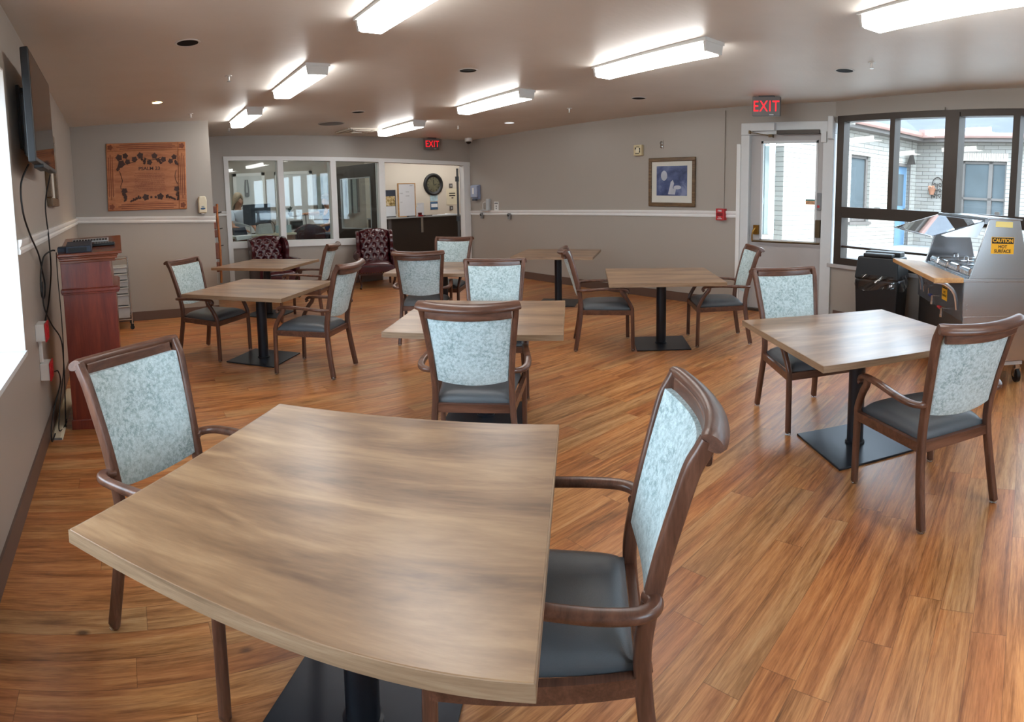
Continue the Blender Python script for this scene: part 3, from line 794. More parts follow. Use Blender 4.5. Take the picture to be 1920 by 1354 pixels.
b = onpod('power_adapter', 'small black power adapter hanging at the left edge of the podium top', 'adapter', .23, -.178)
bm = NB(); box(bm, -.03, .03, -.03, .03, .0, .035); obj('case', bm, M['navy'], b, bevel=.004)
bm = NB(); box(bm, .02, .028, .03, .05, .008, .026); obj('plug', bm, M['grey'], b)
b = onpod('keypad_tray', 'pale keypad strip lying at the back of the podium top', 'tray', -.12, .0)
bm = NB(); box(bm, -.06, .06, -.13, .15, 0, .012); obj('tray', bm, M['lt_grey'], b, bevel=.003)
bm = NB()
for i in range(12): cbox(bm, (.03, -.11 + i * .022, .016), (.03, .015, .008))
obj('key', bm, M['black'], b)

t = thing('drawer_cart', 'chrome-framed rolling cart of translucent drawers behind the podium cabinet', 'cart', (-7.62, -.10, 0))
bm = NB()
for x, y in ((.19, .17), (.19, -.17), (-.19, .17), (-.19, -.17)):
    cyl(bm, (x, y * 1.02, .07), (x, y * .95, .93), .009, 10)
for z in (.13, .92):
    for p, q in (((.19, .17), (.19, -.17)), ((-.19, .17), (-.19, -.17)), ((.19, .17), (-.19, .17)), ((.19, -.17), (-.19, -.17))): cyl(bm, (*p, z), (*q, z), .007, 8)
obj('frame', bm, M['chrome'], t, smooth=40)
zz = .15
for h in (.17, .15, .09, .09, .09, .09):
    bm = NB(); box(bm, -.17, .18, -.155, .15, zz, zz + h - .014); box(bm, .18, .196, -.16, .155, zz + h - .03, zz + h - .012)
    obj('drawer', bm, M['lt_grey'], t, bevel=.006); zz += h
for x, y in ((.19, .17), (.19, -.17), (-.19, .17), (-.19, -.17)):
    bm = NB(); cyl(bm, (x - .012, y, .028), (x + .012, y, .028), .028, 16); box(bm, x - .008, x + .008, y - .02, y + .02, .035, .075); obj('caster', bm, M['rubber'], t, smooth=40)

t = thing('television', 'flat black television mounted high on the left wall', 'television', (-3.79, YL, 2.16))
bm = NB(); prism(bm, [(-.50, -.325), (.50, -.325), (.50, .325), (-.50, .325)], .098, .145); o = obj('housing', bm, M['black'], t, bevel=.006)
bm = NB(); box(bm, -.485, .485, .1455, .147, -.30, .31); obj('screen', bm, M['black_gloss'], t)
bm = NB(); box(bm, -.36, .36, .055, .10, -.27, .10); obj('back_cover', bm, M['black'], t, bevel=.012)
bm = NB(); box(bm, -.14, .14, .0, .02, -.2, .2); box(bm, -.13, -.10, .02, .06, -.18, .18); box(bm, .10, .13, .02, .06, -.18, .18); obj('wall_bracket', bm, M['black'], t)
bm = NB(); box(bm, .02, .30, .10, .16, -.345, -.322); obj('sensor_bar', bm, M['black'], t, bevel=.004)

t = thing('wall_frame', 'dark brown framed picture on the left wall below the television', 'picture frame', (-5.08, YL, 1.93))
bm = NB()
for b_ in ((-.27, .27, 0, .05, -.32, -.25), (-.27, .27, 0, .05, .25, .32), (-.27, -.21, 0, .05, -.25, .25), (.21, .27, 0, .05, -.25, .25)): box(bm, *b_)
obj('frame', bm, M['gilt'], t, bevel=.008)
bm = NB(); box(bm, -.21, .21, 0, .02, -.25, .25); obj('print', bm, M['mat_board'], t)

def cable(name, label, pts, r=.006, k=8):
    bm = NB(); sweep(bm, smooth_path(pts, k), circ(r, 8), (.3, .9, .2)); return tag(obj(name, bm, M['rubber'], None, smooth=60), label, 'cable', 'black cables beside the podium')
cable('television_cable', 'long black cable from the television that hangs in a big loop left of the podium',
      [(-3.48, -.52, 1.84), (-3.33, -.55, 1.72), (-3.31, -.55, 1.56), (-3.50, -.55, 1.42), (-3.84, -.555, 1.27), (-3.96, -.555, 1.14), (-4.03, -.555, 1.04), (-3.95, -.555, .965), (-3.80, -.55, 1.0), (-3.82, -.55, 1.12), (-3.96, -.54, 1.24), (-4.08, -.50, 1.275), (-4.09, -.47, 1.275)])
cable('power_cable', 'black cable dropping straight from the television to the upper outlet box',
      [(-4.42, -.5, 1.84), (-4.46, -.56, 1.62), (-4.5, -.56, 1.36), (-4.48, -.56, 1.1), (-4.2, -.56, .90), (-3.93, -.56, .80), (-3.79, -.53, .775)])
cable('thin_wire', 'thin black wire running down the edge of the podium to the floor',
      [(-4.10, -.465, 1.26), (-3.985, -.455, 1.08), (-3.975, -.45, .86), (-3.97, -.452, .62), (-4.0, -.47, .42), (-3.95, -.5, .24), (-3.9, -.52, .06), (-4.0, -.51, .012), (-4.15, -.49, .012)], .004)
cable('wall_cable', 'black cord going from the lower outlet box into the cord cover',
      [(-3.77, -.50, .49), (-3.88, -.49, .46), (-4.02, -.50, .34), (-3.88, -.54, .20), (-3.72, -.545, .13), (-3.70, -.545, .05), (-3.80, -.55, .022), (-3.90, -.548, .022)], .005)
cable('hanging_wire', 'slack black wire crossing from the loop to the foot of the podium',
      [(-3.90, -.555, 1.08), (-3.86, -.55, .92), (-3.94, -.52, .78), (-4.0, -.47, .66), (-3.985, -.46, .5), (-3.99, -.47, .25), (-4.06, -.49, .012), (-4.2, -.5, .012)], .005)

def outlet(x, z, label):
    t = thing('outlet_box', label, 'outlet', (x, YL, z), 0, 'surface outlet boxes on the left wall')
    bm = NB(); box(bm, -.07, .07, 0, .062, -.055, .055); obj('case', bm, M['white'], t, bevel=.004)
    bm = NB(); box(bm, -.074, .074, .062, .072, -.06, .06); obj('cover_plate', bm, M['red'], t, bevel=.003)
    bm = NB()
    for s in (-.025, .025): box(bm, -.016, .016, .072, .076, s - .014, s + .014)
    loose('socket', bm, M['red'], t)
outlet(-3.72, .775, 'upper white outlet box with a red cover on the left wall')
outlet(-3.79, .50, 'lower white outlet box with a red cover on the left wall')
bm = NB(); box(bm, -3.775, -3.74, YL, YL + .022, .56, .72); tag(obj('conduit_channel', bm, M['white'], None, bevel=.003), 'short white conduit channel joining two outlet boxes', 'conduit')
t = thing('cord_cover', 'cream floor cord cover running along the wall beside the podium', 'cord cover', (-4.4, -.535, 0))
bm = NB(); prism(bm, [(-.045, 0), (.045, 0), (.026, .016), (-.026, .016)], -.56, .56, 0, Matrix.Rotation(R(90), 4, 'Z')); obj('channel', bm, M['offwhite'], t)
bm = NB(); box(bm, .561, .566, -.04, .04, 0, .014); obj('end', bm, M['grey'], t)

# ------------------------------------------------------------------ end wall
t = thing('carved_plaque', 'large carved wooden plaque headed Psalm 23 on the end wall', 'plaque', (XE, .415, 1.985), 0, None, (R(-2.2), 0, 0))
PW, PH = .545, .46                                 # half sizes; local y right, z up, +x towards the room
bm = NB(); box(bm, .0, .022, -PW, PW, -PH, PH); obj('board', bm, M['cedar'], t, bevel=.004)
bm = NB()
for s in (-1, 1):
    box(bm, .022, .034, -PW + .11, PW - .11, s * (PH - .055) - .05, s * (PH - .055) + .05)
    box(bm, .022, .034, s * (PW - .055) - .05, s * (PW - .055) + .05, -PH + .11, PH - .11)
obj('border', bm, M['cedar'], t, bevel=.004)
bm = NB()
for sy in (-1, 1):
    for sz in (-1, 1): cbox(bm, (.029, sy * (PW - .056), sz * (PH - .056)), (.016, .104, .104))
loose('corner_block', bm, M['cedar'], t, bevel=.006)
for sy in (-1, 1):
    for sz in (-1, 1):
        bm = NB(); n_ = [bm.verts.new((.0378, sy * (PW - .056) + .040 * (.7 + .3 * abs(cos(2.5 * q))) * cos(q), sz * (PH - .056) + .040 * (.7 + .3 * abs(cos(2.5 * q))) * sin(q))) for q in [2 * pi * k / 30 for k in range(30)]]
        bm.faces.new(n_); obj('corner_carving', bm, M['groove'], t)
bm = NB()
for s in (-1, 1):
    for k in (-1, 0, 1):
        L_ = .36 if k else .40
        box(bm, .034, .0352, -L_, L_, s * (PH - .055) + k * .026 - .005, s * (PH - .055) + k * .026 + .005)
        L_ = .27 if k else .31
        box(bm, .034, .0352, s * (PW - .055) + k * .026 - .005, s * (PW - .055) + k * .026 + .005, -L_, L_)
obj('grooves', bm, M['groove'], t)
random.seed(4)
def leaf(bm, y, z, r, a):
    pts = []
    for i in range(20):
        th = 2 * pi * i / 20
        rr = r * (.74 + .26 * abs(cos(2.5 * (th - pi / 2)))) * (1.0 if i % 2 else .86)
        pts.append((y + rr * cos(th + a), z + rr * sin(th + a)))
    n = [bm.verts.new((.0255, *p)) for p in pts]; m = [bm.verts.new((.022, *p)) for p in pts]
    bm.faces.new(n)
    for i in range(20): bm.faces.new((n[i], m[i], m[(i + 1) % 20], n[(i + 1) % 20]))
def bunch(bm, y, z, dy, dz, L_):
    bm = NB()
    for i in range(18):
        f_ = i / 18; w_ = .030 * (1 - f_ * .75)
        lathe(bm, [(.0135, 0), (.011, .004), (.001, .006)], 8, Matrix.Translation((.022, y + dy * L_ * f_ + random.uniform(-w_, w_) * abs(dz) + random.uniform(-.006, .006), z + dz * L_ * f_ + random.uniform(-w_, w_) * abs(dy) * .7)) @ Matrix.Rotation(R(90), 4, 'Y'))
    obj('carved_grapes', bm, M['carve'], t)
bm = NB()
for y, z, r, a in ((-.37, .265, .042, .3), (-.285, .285, .036, 1), (-.34, .18, .046, 2), (-.255, .205, .034, .5), (-.16, .235, .036, .8), (-.08, .285, .040, .2), (.045, .19, .034, 2.2), (.115, .275, .038, 1.2),
                   (.235, .225, .036, .4), (.335, .20, .032, 1.7), (.385, .255, .034, .1), (-.31, -.19, .038, .6), (.41, -.18, .036, 2.0), (-.02, -.285, .042, .3), (.18, -.28, .042, 1.1), (.055, -.285, .016, 0), (.115, -.285, .016, 0)): leaf(bm, y, z, r * 1.22, a)
loose('carved_leaf', bm, M['carve'], t); bm = NB()
bunch(bm, -.04, .245, .25, -.97, .075); bunch(bm, .15, .235, .7, -.7, .085); bunch(bm, .40, .19, .8, -.6, .10); bunch(bm, -.36, .16, -.5, -.85, .08)
bunch(bm, -.31, -.23, .1, -1, .10); bunch(bm, .42, -.23, .1, -1, .10); bunch(bm, -.10, -.28, -.9, -.4, .14); bunch(bm, .26, -.27, .9, -.4, .14)
bm.free()
bm = NB()
for pts in ([(-.37, .08), (-.345, .0), (-.335, -.06), (-.36, -.13), (-.35, -.17)], [(.41, .08), (.39, .0), (.40, -.06), (.425, -.11)], [(-.03, .255), (.04, .225), (.11, .225), (.20, .255)], [(-.30, .17), (-.22, .185), (-.14, .21)]):
    sweep(bm, smooth_path([(.024, y, z) for y, z in pts], 5), circ(.004, 6), (1, 0, 0))
loose('vine_carving', bm, M['carve'], t)
text('heading', 'PSALM 23', .062, M['carve'], t, (.023, .04, .105), (R(90), 0, R(90)), .001, sx=1.15, bold=.0012)
ps = ['The Lord is my shepherd; I shall not want.', 'He maketh me to lie down in green pastures:', 'he leadeth me beside the still waters.', 'He restoreth my soul: he leadeth me in the',
      'paths of righteousness for his name\'s sake.', 'Yea, though I walk through the valley of the', 'shadow of death, I will fear no evil: for thou', 'art with me; thy rod and thy staff they comfort', 'me. Thou preparest a table before me in the', 'presence of mine enemies: my cup runneth over.']
text('verse_text', '\n'.join(ps), .0255, M['groove'], t, (.0228, .04, -.075), (R(90), 0, R(90)), .0006, sx=.92)

t = thing('soap_dispenser', 'cream soap dispenser on the end wall above the chair rail', 'dispenser', (XE, 1.155, 1.55))
bm = NB(); prism(bm, [(-.055, -.115), (.055, -.115), (.06, .06), (.045, .115), (-.045, .115), (-.06, .06)], 0, .085, 0, Matrix.Rotation(R(-90), 4, 'Z')); obj('cover', bm, M['offwhite'], t, bevel=.016, seg=3)
for v in t.children[0].data.vertices: v.co.x = abs(v.co.x)
bm = NB(); lathe(bm, [(.034, 0), (.034, .001)], 20, Matrix.Translation((.0855, 0, -.055)) @ Matrix.Diagonal((1, 1, .42, 1)) @ Matrix.Rotation(R(90), 4, 'Y')); obj('oval_logo', bm, M['blue_print'], t)
bm = NB(); box(bm, .0852, .0862, -.02, .02, -.03, -.022); obj('brand_bar', bm, M['blue_print'], t)
bm = NB(); box(bm, .03, .06, -.02, .02, -.13, -.112); obj('nozzle', bm, M['white'], t)

t = thing('log_rack', 'tall knotty wooden log rack with twig pegs beside the end wall corner', 'rack', (-8.42, 1.31, 0))
bm = NB()
for i, (z0, z1, wd) in enumerate(((1.42, 1.52, .115), (1.18, 1.33, .10), (1.06, 1.17, .115), (.74, .98, .12), (.55, .70, .105))):
    box(bm, -.05, .05, .004, wd, z0, z1)
loose('carved_block', bm, M['log'], t, bevel=.012)
bm = NB(); sweep(bm, smooth_path([(0, .125, .38), (.004, .13, .6), (-.004, .138, .85), (.005, .132, 1.1), (-.003, .125, 1.35), (0, .13, 1.55)], 8), circ(.018, 8), (1, 0, 0)); obj('twig', bm, M['twig'], t, smooth=60)
bm = NB(); box(bm, -.035, .035, .0, .07, .38, 1.53); obj('backing_board', bm, M['lt_grey'], t)
for z in (1.42, 1.18, .93):
    bm = NB(); cyl(bm, (0, .12, z), (0, .19, z + .008), .009, 8); obj('peg', bm, M['iron'], t, smooth=50)

# ------------------------------------------------------------------ right wall fittings
t = thing('sanitizer_dispenser', 'blue-grey hand dispenser high on the right wall next to the office doorway', 'dispenser', (-9.40, YR, 1.57))
bm = NB(); box(bm, -.12, .12, -.05, 0, -.14, .15); obj('back_plate', bm, plain('blue_grey_plastic', rgb(128, 138, 164), .3), t, bevel=.015)
bm = NB(); box(bm, -.10, .10, -.105, -.05, -.10, .14); obj('reservoir', bm, plain('pale_blue_plastic', rgb(164, 174, 196), .2), t, bevel=.02, seg=3)
bm = NB(); box(bm, -.03, .03, -.108, -.1045, -.03, .09); obj('level_window', bm, M['white'], t, bevel=.004)
bm = NB(); box(bm, -.06, .06, -.09, -.04, -.16, -.135); obj('nozzle_tray', bm, M['navy'], t)
t = thing('wall_phone', 'pale grey wall phone standing on the chair rail below the hand dispenser', 'phone', (-9.05, YR, 1.21))
bm = NB(); box(bm, -.13, .12, -.10, 0, 0, .02); obj('base', bm, M['lt_grey'], t, bevel=.006)
bm = NB(); box(bm, .0, .10, -.06, -.005, .02, .23); obj('handset', bm, M['lt_grey'], t, bevel=.012)
bm = NB(); sweep(bm, smooth_path([(-.11, -.04, .02), (-.12, -.04, .10), (-.10, -.04, .16), (-.02, -.04, .17)], 6), circ(.006, 6), (0, 1, 0)); obj('cord', bm, M['white'], t)
t = thing('wall_plate', 'white outlet plate just above the chair rail right of the phone', 'outlet', (-8.78, YR, 1.295))
bm = NB(); box(bm, -.07, .07, -.008, 0, -.085, .09); obj('plate', bm, M['white'], t, bevel=.004)
bm = NB(); box(bm, -.05, .05, -.011, -.008, .045, .07); box(bm, -.015, .015, -.011, -.008, -.01, .02); box(bm, -.015, .015, -.011, -.008, -.05, -.025); loose('socket', bm, M['grey'], t)
for x, lab in ((-9.22, 'dark hook on the chair rail below the wall phone'), (-8.36, 'dark hook on the chair rail right of the wall plate')):
    t = thing('rail_hook', lab, 'hook', (x, YR - .03, 1.14), 0, 'hooks on the right wall chair rail')
    bm = NB(); box(bm, -.04, .04, -.012, 0, -.08, .035); obj('plate', bm, M['grey'], t, bevel=.003)
    bm = NB(); sweep(bm, smooth_path([(0, -.01, -.01), (0, -.035, -.02), (0, -.045, -.005), (0, -.045, .015)], 5), circ(.007, 8), (1, 0, 0)); obj('hook', bm, M['black'], t, smooth=60)
t = thing('strobe_alarm', 'square almond fire alarm strobe high on the right wall', 'alarm', (-5.34, YR, 2.135))
bm = NB(); box(bm, -.075, .075, -.055, 0, -.078, .078); obj('case', bm, M['beige'], t, bevel=.008)
bm = NB(); cyl(bm, (.005, -.055, 0), (.005, -.062, 0), .036, 20); obj('sounder_grille', bm, M['offwhite'], t)
bm = NB(); box(bm, -.045, -.025, -.059, -.055, .0, .04); box(bm, .035, .05, -.059, -.055, -.035, .03); box(bm, -.04, .03, -.059, -.055, -.055, -.045); box(bm, -.02, .03, -.059, -.055, .046, .052); obj('strobe_slot', bm, M['ink'], t)
t = thing('wall_bracket', 'small empty metal bracket on the right wall above the framed picture', 'bracket', (-4.94, YR, 2.20))
bm = NB(); box(bm, -.03, .03, -.006, 0, -.06, .06); obj('plate', bm, M['wall'], t)
bm = NB(); lathe(bm, [(.016, 0), (.026, .004), (.026, .012), (.016, .016)], 16, Matrix.Translation((0, -.018, .02)) @ Matrix.Rotation(R(-90), 4, 'X'), cap=False); lathe(bm, [(.016, 0), (.024, .004), (.024, .012), (.016, .016)], 16, Matrix.Translation((0, -.018, -.028)) @ Matrix.Rotation(R(-90), 4, 'X'), cap=False); obj('ring', bm, M['stainless'], t)

def picture_mat():
    n = NT('blue_still_life_print'); tc = n.n.new('ShaderNodeTexCoord')
    nz = n.noise(n.coord('Generated', (1.3, 1, 1.6)), 1.4, 4, .6, .4)
    n.color(n.ramp(nz, [(.32, rgb(36, 50, 88)), (.5, rgb(70, 84, 124)), (.7, rgb(126, 136, 168))])); n.rough(.35)
    return n.m
t = thing('framed_picture', 'framed blue print with a cream mat hanging on the right wall', 'picture', (-4.755, YR, 1.672))
PWx, PHz = .40, .342
bm = NB()
fr = [(0, 0), (.028, 0), (.034, .012), (.02, .03), (.03, .045), (.012, .055), (0, .055)]
for b_ in ((-PWx, PWx, -PHz, -PHz + .055), (-PWx, PWx, PHz - .055, PHz), (-PWx, -PWx + .05, -PHz + .05, PHz - .05), (PWx - .05, PWx, -PHz + .05, PHz - .05)): box(bm, b_[0], b_[1], -.035, 0, b_[2], b_[3])
obj('frame', bm, M['gilt'], t, bevel=.010, seg=3)
bm = NB(); box(bm, -PWx + .045, PWx - .045, -.014, 0, -PHz + .05, PHz - .05); obj('mat', bm, M['mat_board'], t)
bm = NB(); box(bm, -.262, .262, -.0165, -.014, -.19, .225); obj('print', bm, picture_mat(), t)
bm = NB()
def disc(bm, pts, y): bm.faces.new([bm.verts.new((x, y, z)) for x, z in pts])
disc(bm, [(-.13 + .055 * cos(a * .35), .09 + .07 * sin(a * .35)) for a in range(18)], -.0172)
disc(bm, [(-.06, -.17), (.06, -.175), (.075, -.10), (.02, -.085), (.045, -.02), (.02, .03), (-.015, .0), (-.035, -.08)], -.0171)
disc(bm, [(.10 + .065 * cos(a * .35), -.075 + .028 * sin(a * .35)) for a in range(18)], -.0172)
obj('pale_shapes', bm, plain('pale_grey_paint', rgb(176, 180, 190), .5, var=.12, scale=8), t)
t = thing('fire_pull_station', 'red fire alarm pull station on the chair rail near the exit door', 'fire alarm', (-3.925, YR - .03, 1.245))
bm = NB(); box(bm, -.062, .062, -.05, .03, -.078, .075); obj('case', bm, M['red'], t, bevel=.006)
text('lettering', 'FIRE', .034, M['white'], t, (0, -.0515, .045), (R(90), 0, 0), .0005, bold=.0006)
bm = NB(); box(bm, -.045, .045, -.062, -.05, -.02, .022); obj('handle', bm, plain('dark_red_plastic', rgb(120, 16, 24), .4), t, bevel=.004)
text('pull_text', 'PULL\nDOWN', .020, M['white'], t, (0, -.0515, -.048), (R(90), 0, 0), .0005, bold=.0004)
bm = NB(); box(bm, -3.925, -3.90, YR - .02, YR, 1.32, 2.60); struct('trim_8', bm, M['wall'])

# ------------------------------------------------------------------ exit signs and ceiling fittings
def exit_sign(loc, rz, label, sc=1.0):
    t = thing('exit_sign', label, 'exit sign', loc, rz, 'red exit signs'); t.scale = (sc, sc, sc)
    bm = NB(); box(bm, -.165, .165, -.03, .03, -.23, -.012); obj('housing', bm, M['exit_grey'], t, bevel=.004)
    bm = NB(); box(bm, -.09, .09, -.035, .035, -.013, .0); obj('canopy', bm, M['black'], t)
    text('lettering', 'EXIT', .175, M['exit_red'], t, (0, -.0315, -.125), (R(90), 0, 0), .001, sx=.80, bold=.0015, spacing=1.12)
    bm = NB(); box(bm, .04, .09, -.032, -.03, -.222, -.212); obj('test_button', bm, M['lt_grey'], t)
exit_sign((-3.05, 6.15, cz(-3.05, 6.15)), R(14), 'grey exit sign with red letters hanging above the right-hand exit door')
exit_sign((-9.52, 5.72, cz(-9.52, 5.72) - .005), R(88), 'smaller distant exit sign with red letters above the office doorway', .95)
def downlight(x, y, label, lens=None, r=.085, cat='downlight'):
    t = thing('recessed_downlight', label, cat, (x, y, cz(x, y)), 0, 'recessed ceiling downlights')
    bm = NB(); lathe(bm, [(r + .012, 0), (r + .012, -.004), (r, -.006), (r - .006, -.002)], 28, cap=False); obj('trim_ring', bm, M['lamp_white'], t, smooth=60)
    bm = NB(); lathe(bm, [(r - .004, -.003), (r * .5, -.0015), (.001, -.001)], 28); obj('lens' if lens else 'baffle', bm, lens or M['dark_baffle'], t)
downlight(-4.37, .60, 'black recessed downlight at the upper left of the ceiling')
downlight(-4.63, 3.21, 'black recessed downlight near the ceiling centre, beside the middle fluorescent light')
downlight(-4.47, 5.56, 'black recessed downlight near the right wall, above the fire alarm strobe')
downlight(-7.22, 3.21, 'small far black recessed downlight in front of the round grille')
downlight(-1.78, 5.19, 'black recessed downlight near the window wall beside a sprinkler head')
downlight(-6.61, .52, 'glowing warm downlight above the carved plaque', M['warm_bulb'], .06)
downlight(-7.22, 5.77, 'lit white downlight in the far right of the ceiling', M['cool_bulb'], .08)
lp = bpy.data.lights.new('warm_downlight_beam', 'SPOT'); lp.energy = 45; lp.color = (1, .66, .34); lp.spot_size = R(110); lp.spot_blend = .6; lp.shadow_soft_size = .05
lo = bpy.data.objects.new('warm_downlight_beam', lp); COL.objects.link(lo); lo.location = (-6.61, .52, cz(-6.61, .52) - .03)
t = thing('ceiling_speaker', 'round grey grille in the far ceiling left of the small downlight', 'speaker', (-8.25, 3.22, cz(-8.25, 3.22)))
bm = NB(); lathe(bm, [(.19, 0), (.185, -.012), (.15, -.016), (.001, -.016)], 32); obj('grille', bm, M['exit_grey'], t, smooth=40)
bm = NB(); lathe(bm, [(.205, 0), (.20, -.008), (.19, -.010)], 32, cap=False); obj('rim', bm, M['wall'], t, smooth=40)
t = thing('ceiling_vent', 'square louvred air vent in the far ceiling beside a fluorescent light', 'vent', (-8.95, 3.98, cz(-8.95, 3.98)))
bm = NB()
for k, r_ in enumerate((.29, .21, .13)):
    for s in (-1, 1):
        box(bm, -r_, r_, s * r_ - .022, s * r_ + .022, -.018 - .006 * k, .002); box(bm, s * r_ - .022, s * r_ + .022, -r_, r_, -.018 - .006 * k, .002)
obj('louvres', bm, M['wall_cream'], t)
bm = NB(); box(bm, -.28, .28, -.28, .28, -.004, .002); obj('dark_throat', bm, M['dark_baffle'], t)
for x, y, lab in ((-5.42, 1.11, 'white sprinkler head in the left ceiling beside the left fluorescent light'), (-1.45, 4.95, 'brass sprinkler head in the right ceiling beside a black downlight'), (-5.63, 5.53, 'white sprinkler head in the ceiling left of the right wall downlight'),
                  (-7.42, 1.0, 'sprinkler head close to the end wall above the soap dispenser'), (-8.75, 1.75, 'sprinkler head at the far left by the small fluorescent light'), (-7.93, 5.28, 'far sprinkler head near the lit white downlight')):
    t = thing('sprinkler_head', lab, 'sprinkler', (x, y, cz(x, y)), 0, 'ceiling sprinkler heads')
    bm = NB(); lathe(bm, [(.035, 0), (.033, -.006), (.012, -.008), (.010, -.03), (.006, -.05)], 18); obj('body', bm, M['lamp_white'], t, smooth=50)
    bm = NB(); lathe(bm, [(.020, -.05), (.020, -.053)], 14); obj('deflector', bm, M['chrome'], t)
t = thing('security_camera', 'small white dome camera at the far ceiling corner by the right wall', 'camera', (-9.30, 6.42, cz(-9.30, 6.42)))
bm = NB(); lathe(bm, [(.075, 0), (.075, -.06), (.06, -.068)], 24); obj('base', bm, M['white'], t, smooth=40)
bm = NB(); lathe(bm, [(.05, -.066), (.045, -.09), (.025, -.108), (.001, -.114)], 24); obj('dome', bm, M['black_gloss'], t, smooth=70)

# ------------------------------------------------------------------ oxblood wing chairs
def wing_chair(name, label, loc, rz):
    t = thing(name, label, 'armchair', loc, rz, 'oxblood leather wing chairs')
    def bk(u, v):
        x1 = -1 + 2 * u; hw = .255 + .02 * v
        top = .98 - .035 * abs(x1) ** 2.2 if v > .98 else None
        z = .40 + (.985 - .05 * abs(x1) ** 2.5 - .40) * v
        # diamond tufting
        uu = u * 4.0; vv = (v - .12) * 6.2
        tuft = 0.0
        if .08 < v < .97:
            rowi = math.floor(vv); off = .5 * (rowi % 2)
            du = (uu + off) - round(uu + off); dv = vv - math.floor(vv) - .5
            tuft = .030 * math.exp(-(du * du * 22 + dv * dv * 14))
            d1 = abs(((uu * 1.0 + vv * .5) % 1) - .5); tuft += .006 * math.exp(-(d1 * d1) * 120)
        edge = (1 - abs(x1) ** 6) * (1 - v ** 12)
        return Vector((x1 * hw, -.27 - .13 * v + .045 * edge ** .5 - tuft, z))
    def bkb(u, v):
        x1 = -1 + 2 * u; return Vector((x1 * (.27 + .02 * v), -.33 - .13 * v, .36 + (.985 - .05 * abs(x1) ** 2.5 - .36) * v))
    bm = NB(); shell(bm, bk, bkb, 48, 48); obj('tufted_back', bm, M['leather'], t, smooth=75)
    for s in (-1, 1):
        bm = NB()
        prof = [(-.42, .93), (-.36, .955), (-.29, .93), (-.20, .86), (-.17, .76), (-.19, .66), (-.20, .56), (-.36, .50)]
        P_ = smooth_path([(y, z, 0) for y, z in prof], 4)
        a = [bm.verts.new((s * .262, p.x, p.y)) for p in P_]; b = [bm.verts.new((s * .325, p.x + .01, p.y - .005)) for p in P_]
        bm.faces.new(a); bm.faces.new(b[::-1])
        for i in range(len(P_)):
            j = (i + 1) % len(P_); bm.faces.new((a[i], b[i], b[j], a[j]))
        obj('wing', bm, M['leather'], t, bevel=.022, seg=3, smooth=60)
        bm = NB()
        sweep(bm, smooth_path([(s * .315, -.34, .555), (s * .32, -.1, .565), (s * .325, .12, .565), (s * .33, .26, .555)], 6), circ(.062, 16), (0, 0, 1))
        box(bm, s * .30 - .035, s * .30 + .035, -.36, .24, .26, .55)
        obj('arm', bm, M['leather'], t, bevel=.012, smooth=60)
        bm = NB(); cyl(bm, (s * .33, .262, .555), (s * .33, .272, .555), .05, 20); obj('arm_scroll', bm, M['dark_wood'], t)
        bm = NB()
        p = smooth_path([(s * .275, .24, .27), (s * .30, .285, .22), (s * .29, .285, .14), (s * .27, .265, .07), (s * .28, .285, .03), (s * .285, .30, .012)], 5)
        sweep(bm, p, rrect(.05, .05, .4), (0, 1, 0), scale=lambda q: 1.15 - .65 * min(1, q * 1.25) + (.35 if q > .85 else 0)); obj('leg', bm, M['dark_wood'], t, smooth=60)
        bm = NB(); sweep(bm, [(s * .26, -.33, .27), (s * .265, -.37, .0)], rrect(.038, .038), (0, 1, 0)); obj('leg', bm, M['dark_wood'], t)
    def st(top):
        def fn(u, v):
            x1 = -1 + 2 * u; y1 = -1 + 2 * v; r = (1 - abs(x1) ** 6) * (1 - abs(y1) ** 6)
            return Vector((x1 * .255, -.26 + .56 * v, (.40 + .055 * r ** .5) if top else .385))
        return fn
    bm = NB(); shell(bm, st(True), st(False), 18, 18); obj('seat_cushion', bm, M['leather'], t, smooth=70)
    bm = NB(); box(bm, -.30, .30, -.34, .29, .25, .39); obj('seat_base', bm, M['leather'], t, bevel=.02, smooth=60)
    bm = NB(); box(bm, -.31, .31, .285, .30, .235, .265); obj('apron', bm, M['dark_wood'], t)
    bm = NB()
    for i in range(15):
        for s in (-1, 1): lathe(bm, [(.007, 0), (.005, .004)], 8, Matrix.Translation((s * .327, .02 + i * -.0, .6)) if False else Matrix.Translation((-.29 + i * .0414, .30, .275)) @ Matrix.Rotation(R(-90), 4, 'X'))
    loose('nailhead', bm, M['brass'], t)
    return t
wing_chair('wing_chair', 'right-hand oxblood tufted leather wing chair beside the office doorway', (-9.0, 4.22, 0), R(-22 - 90))
wing_chair('wing_chair', 'left oxblood tufted leather wing chair half hidden behind the far left table', (-8.98, 2.42, 0), R(4 - 90))
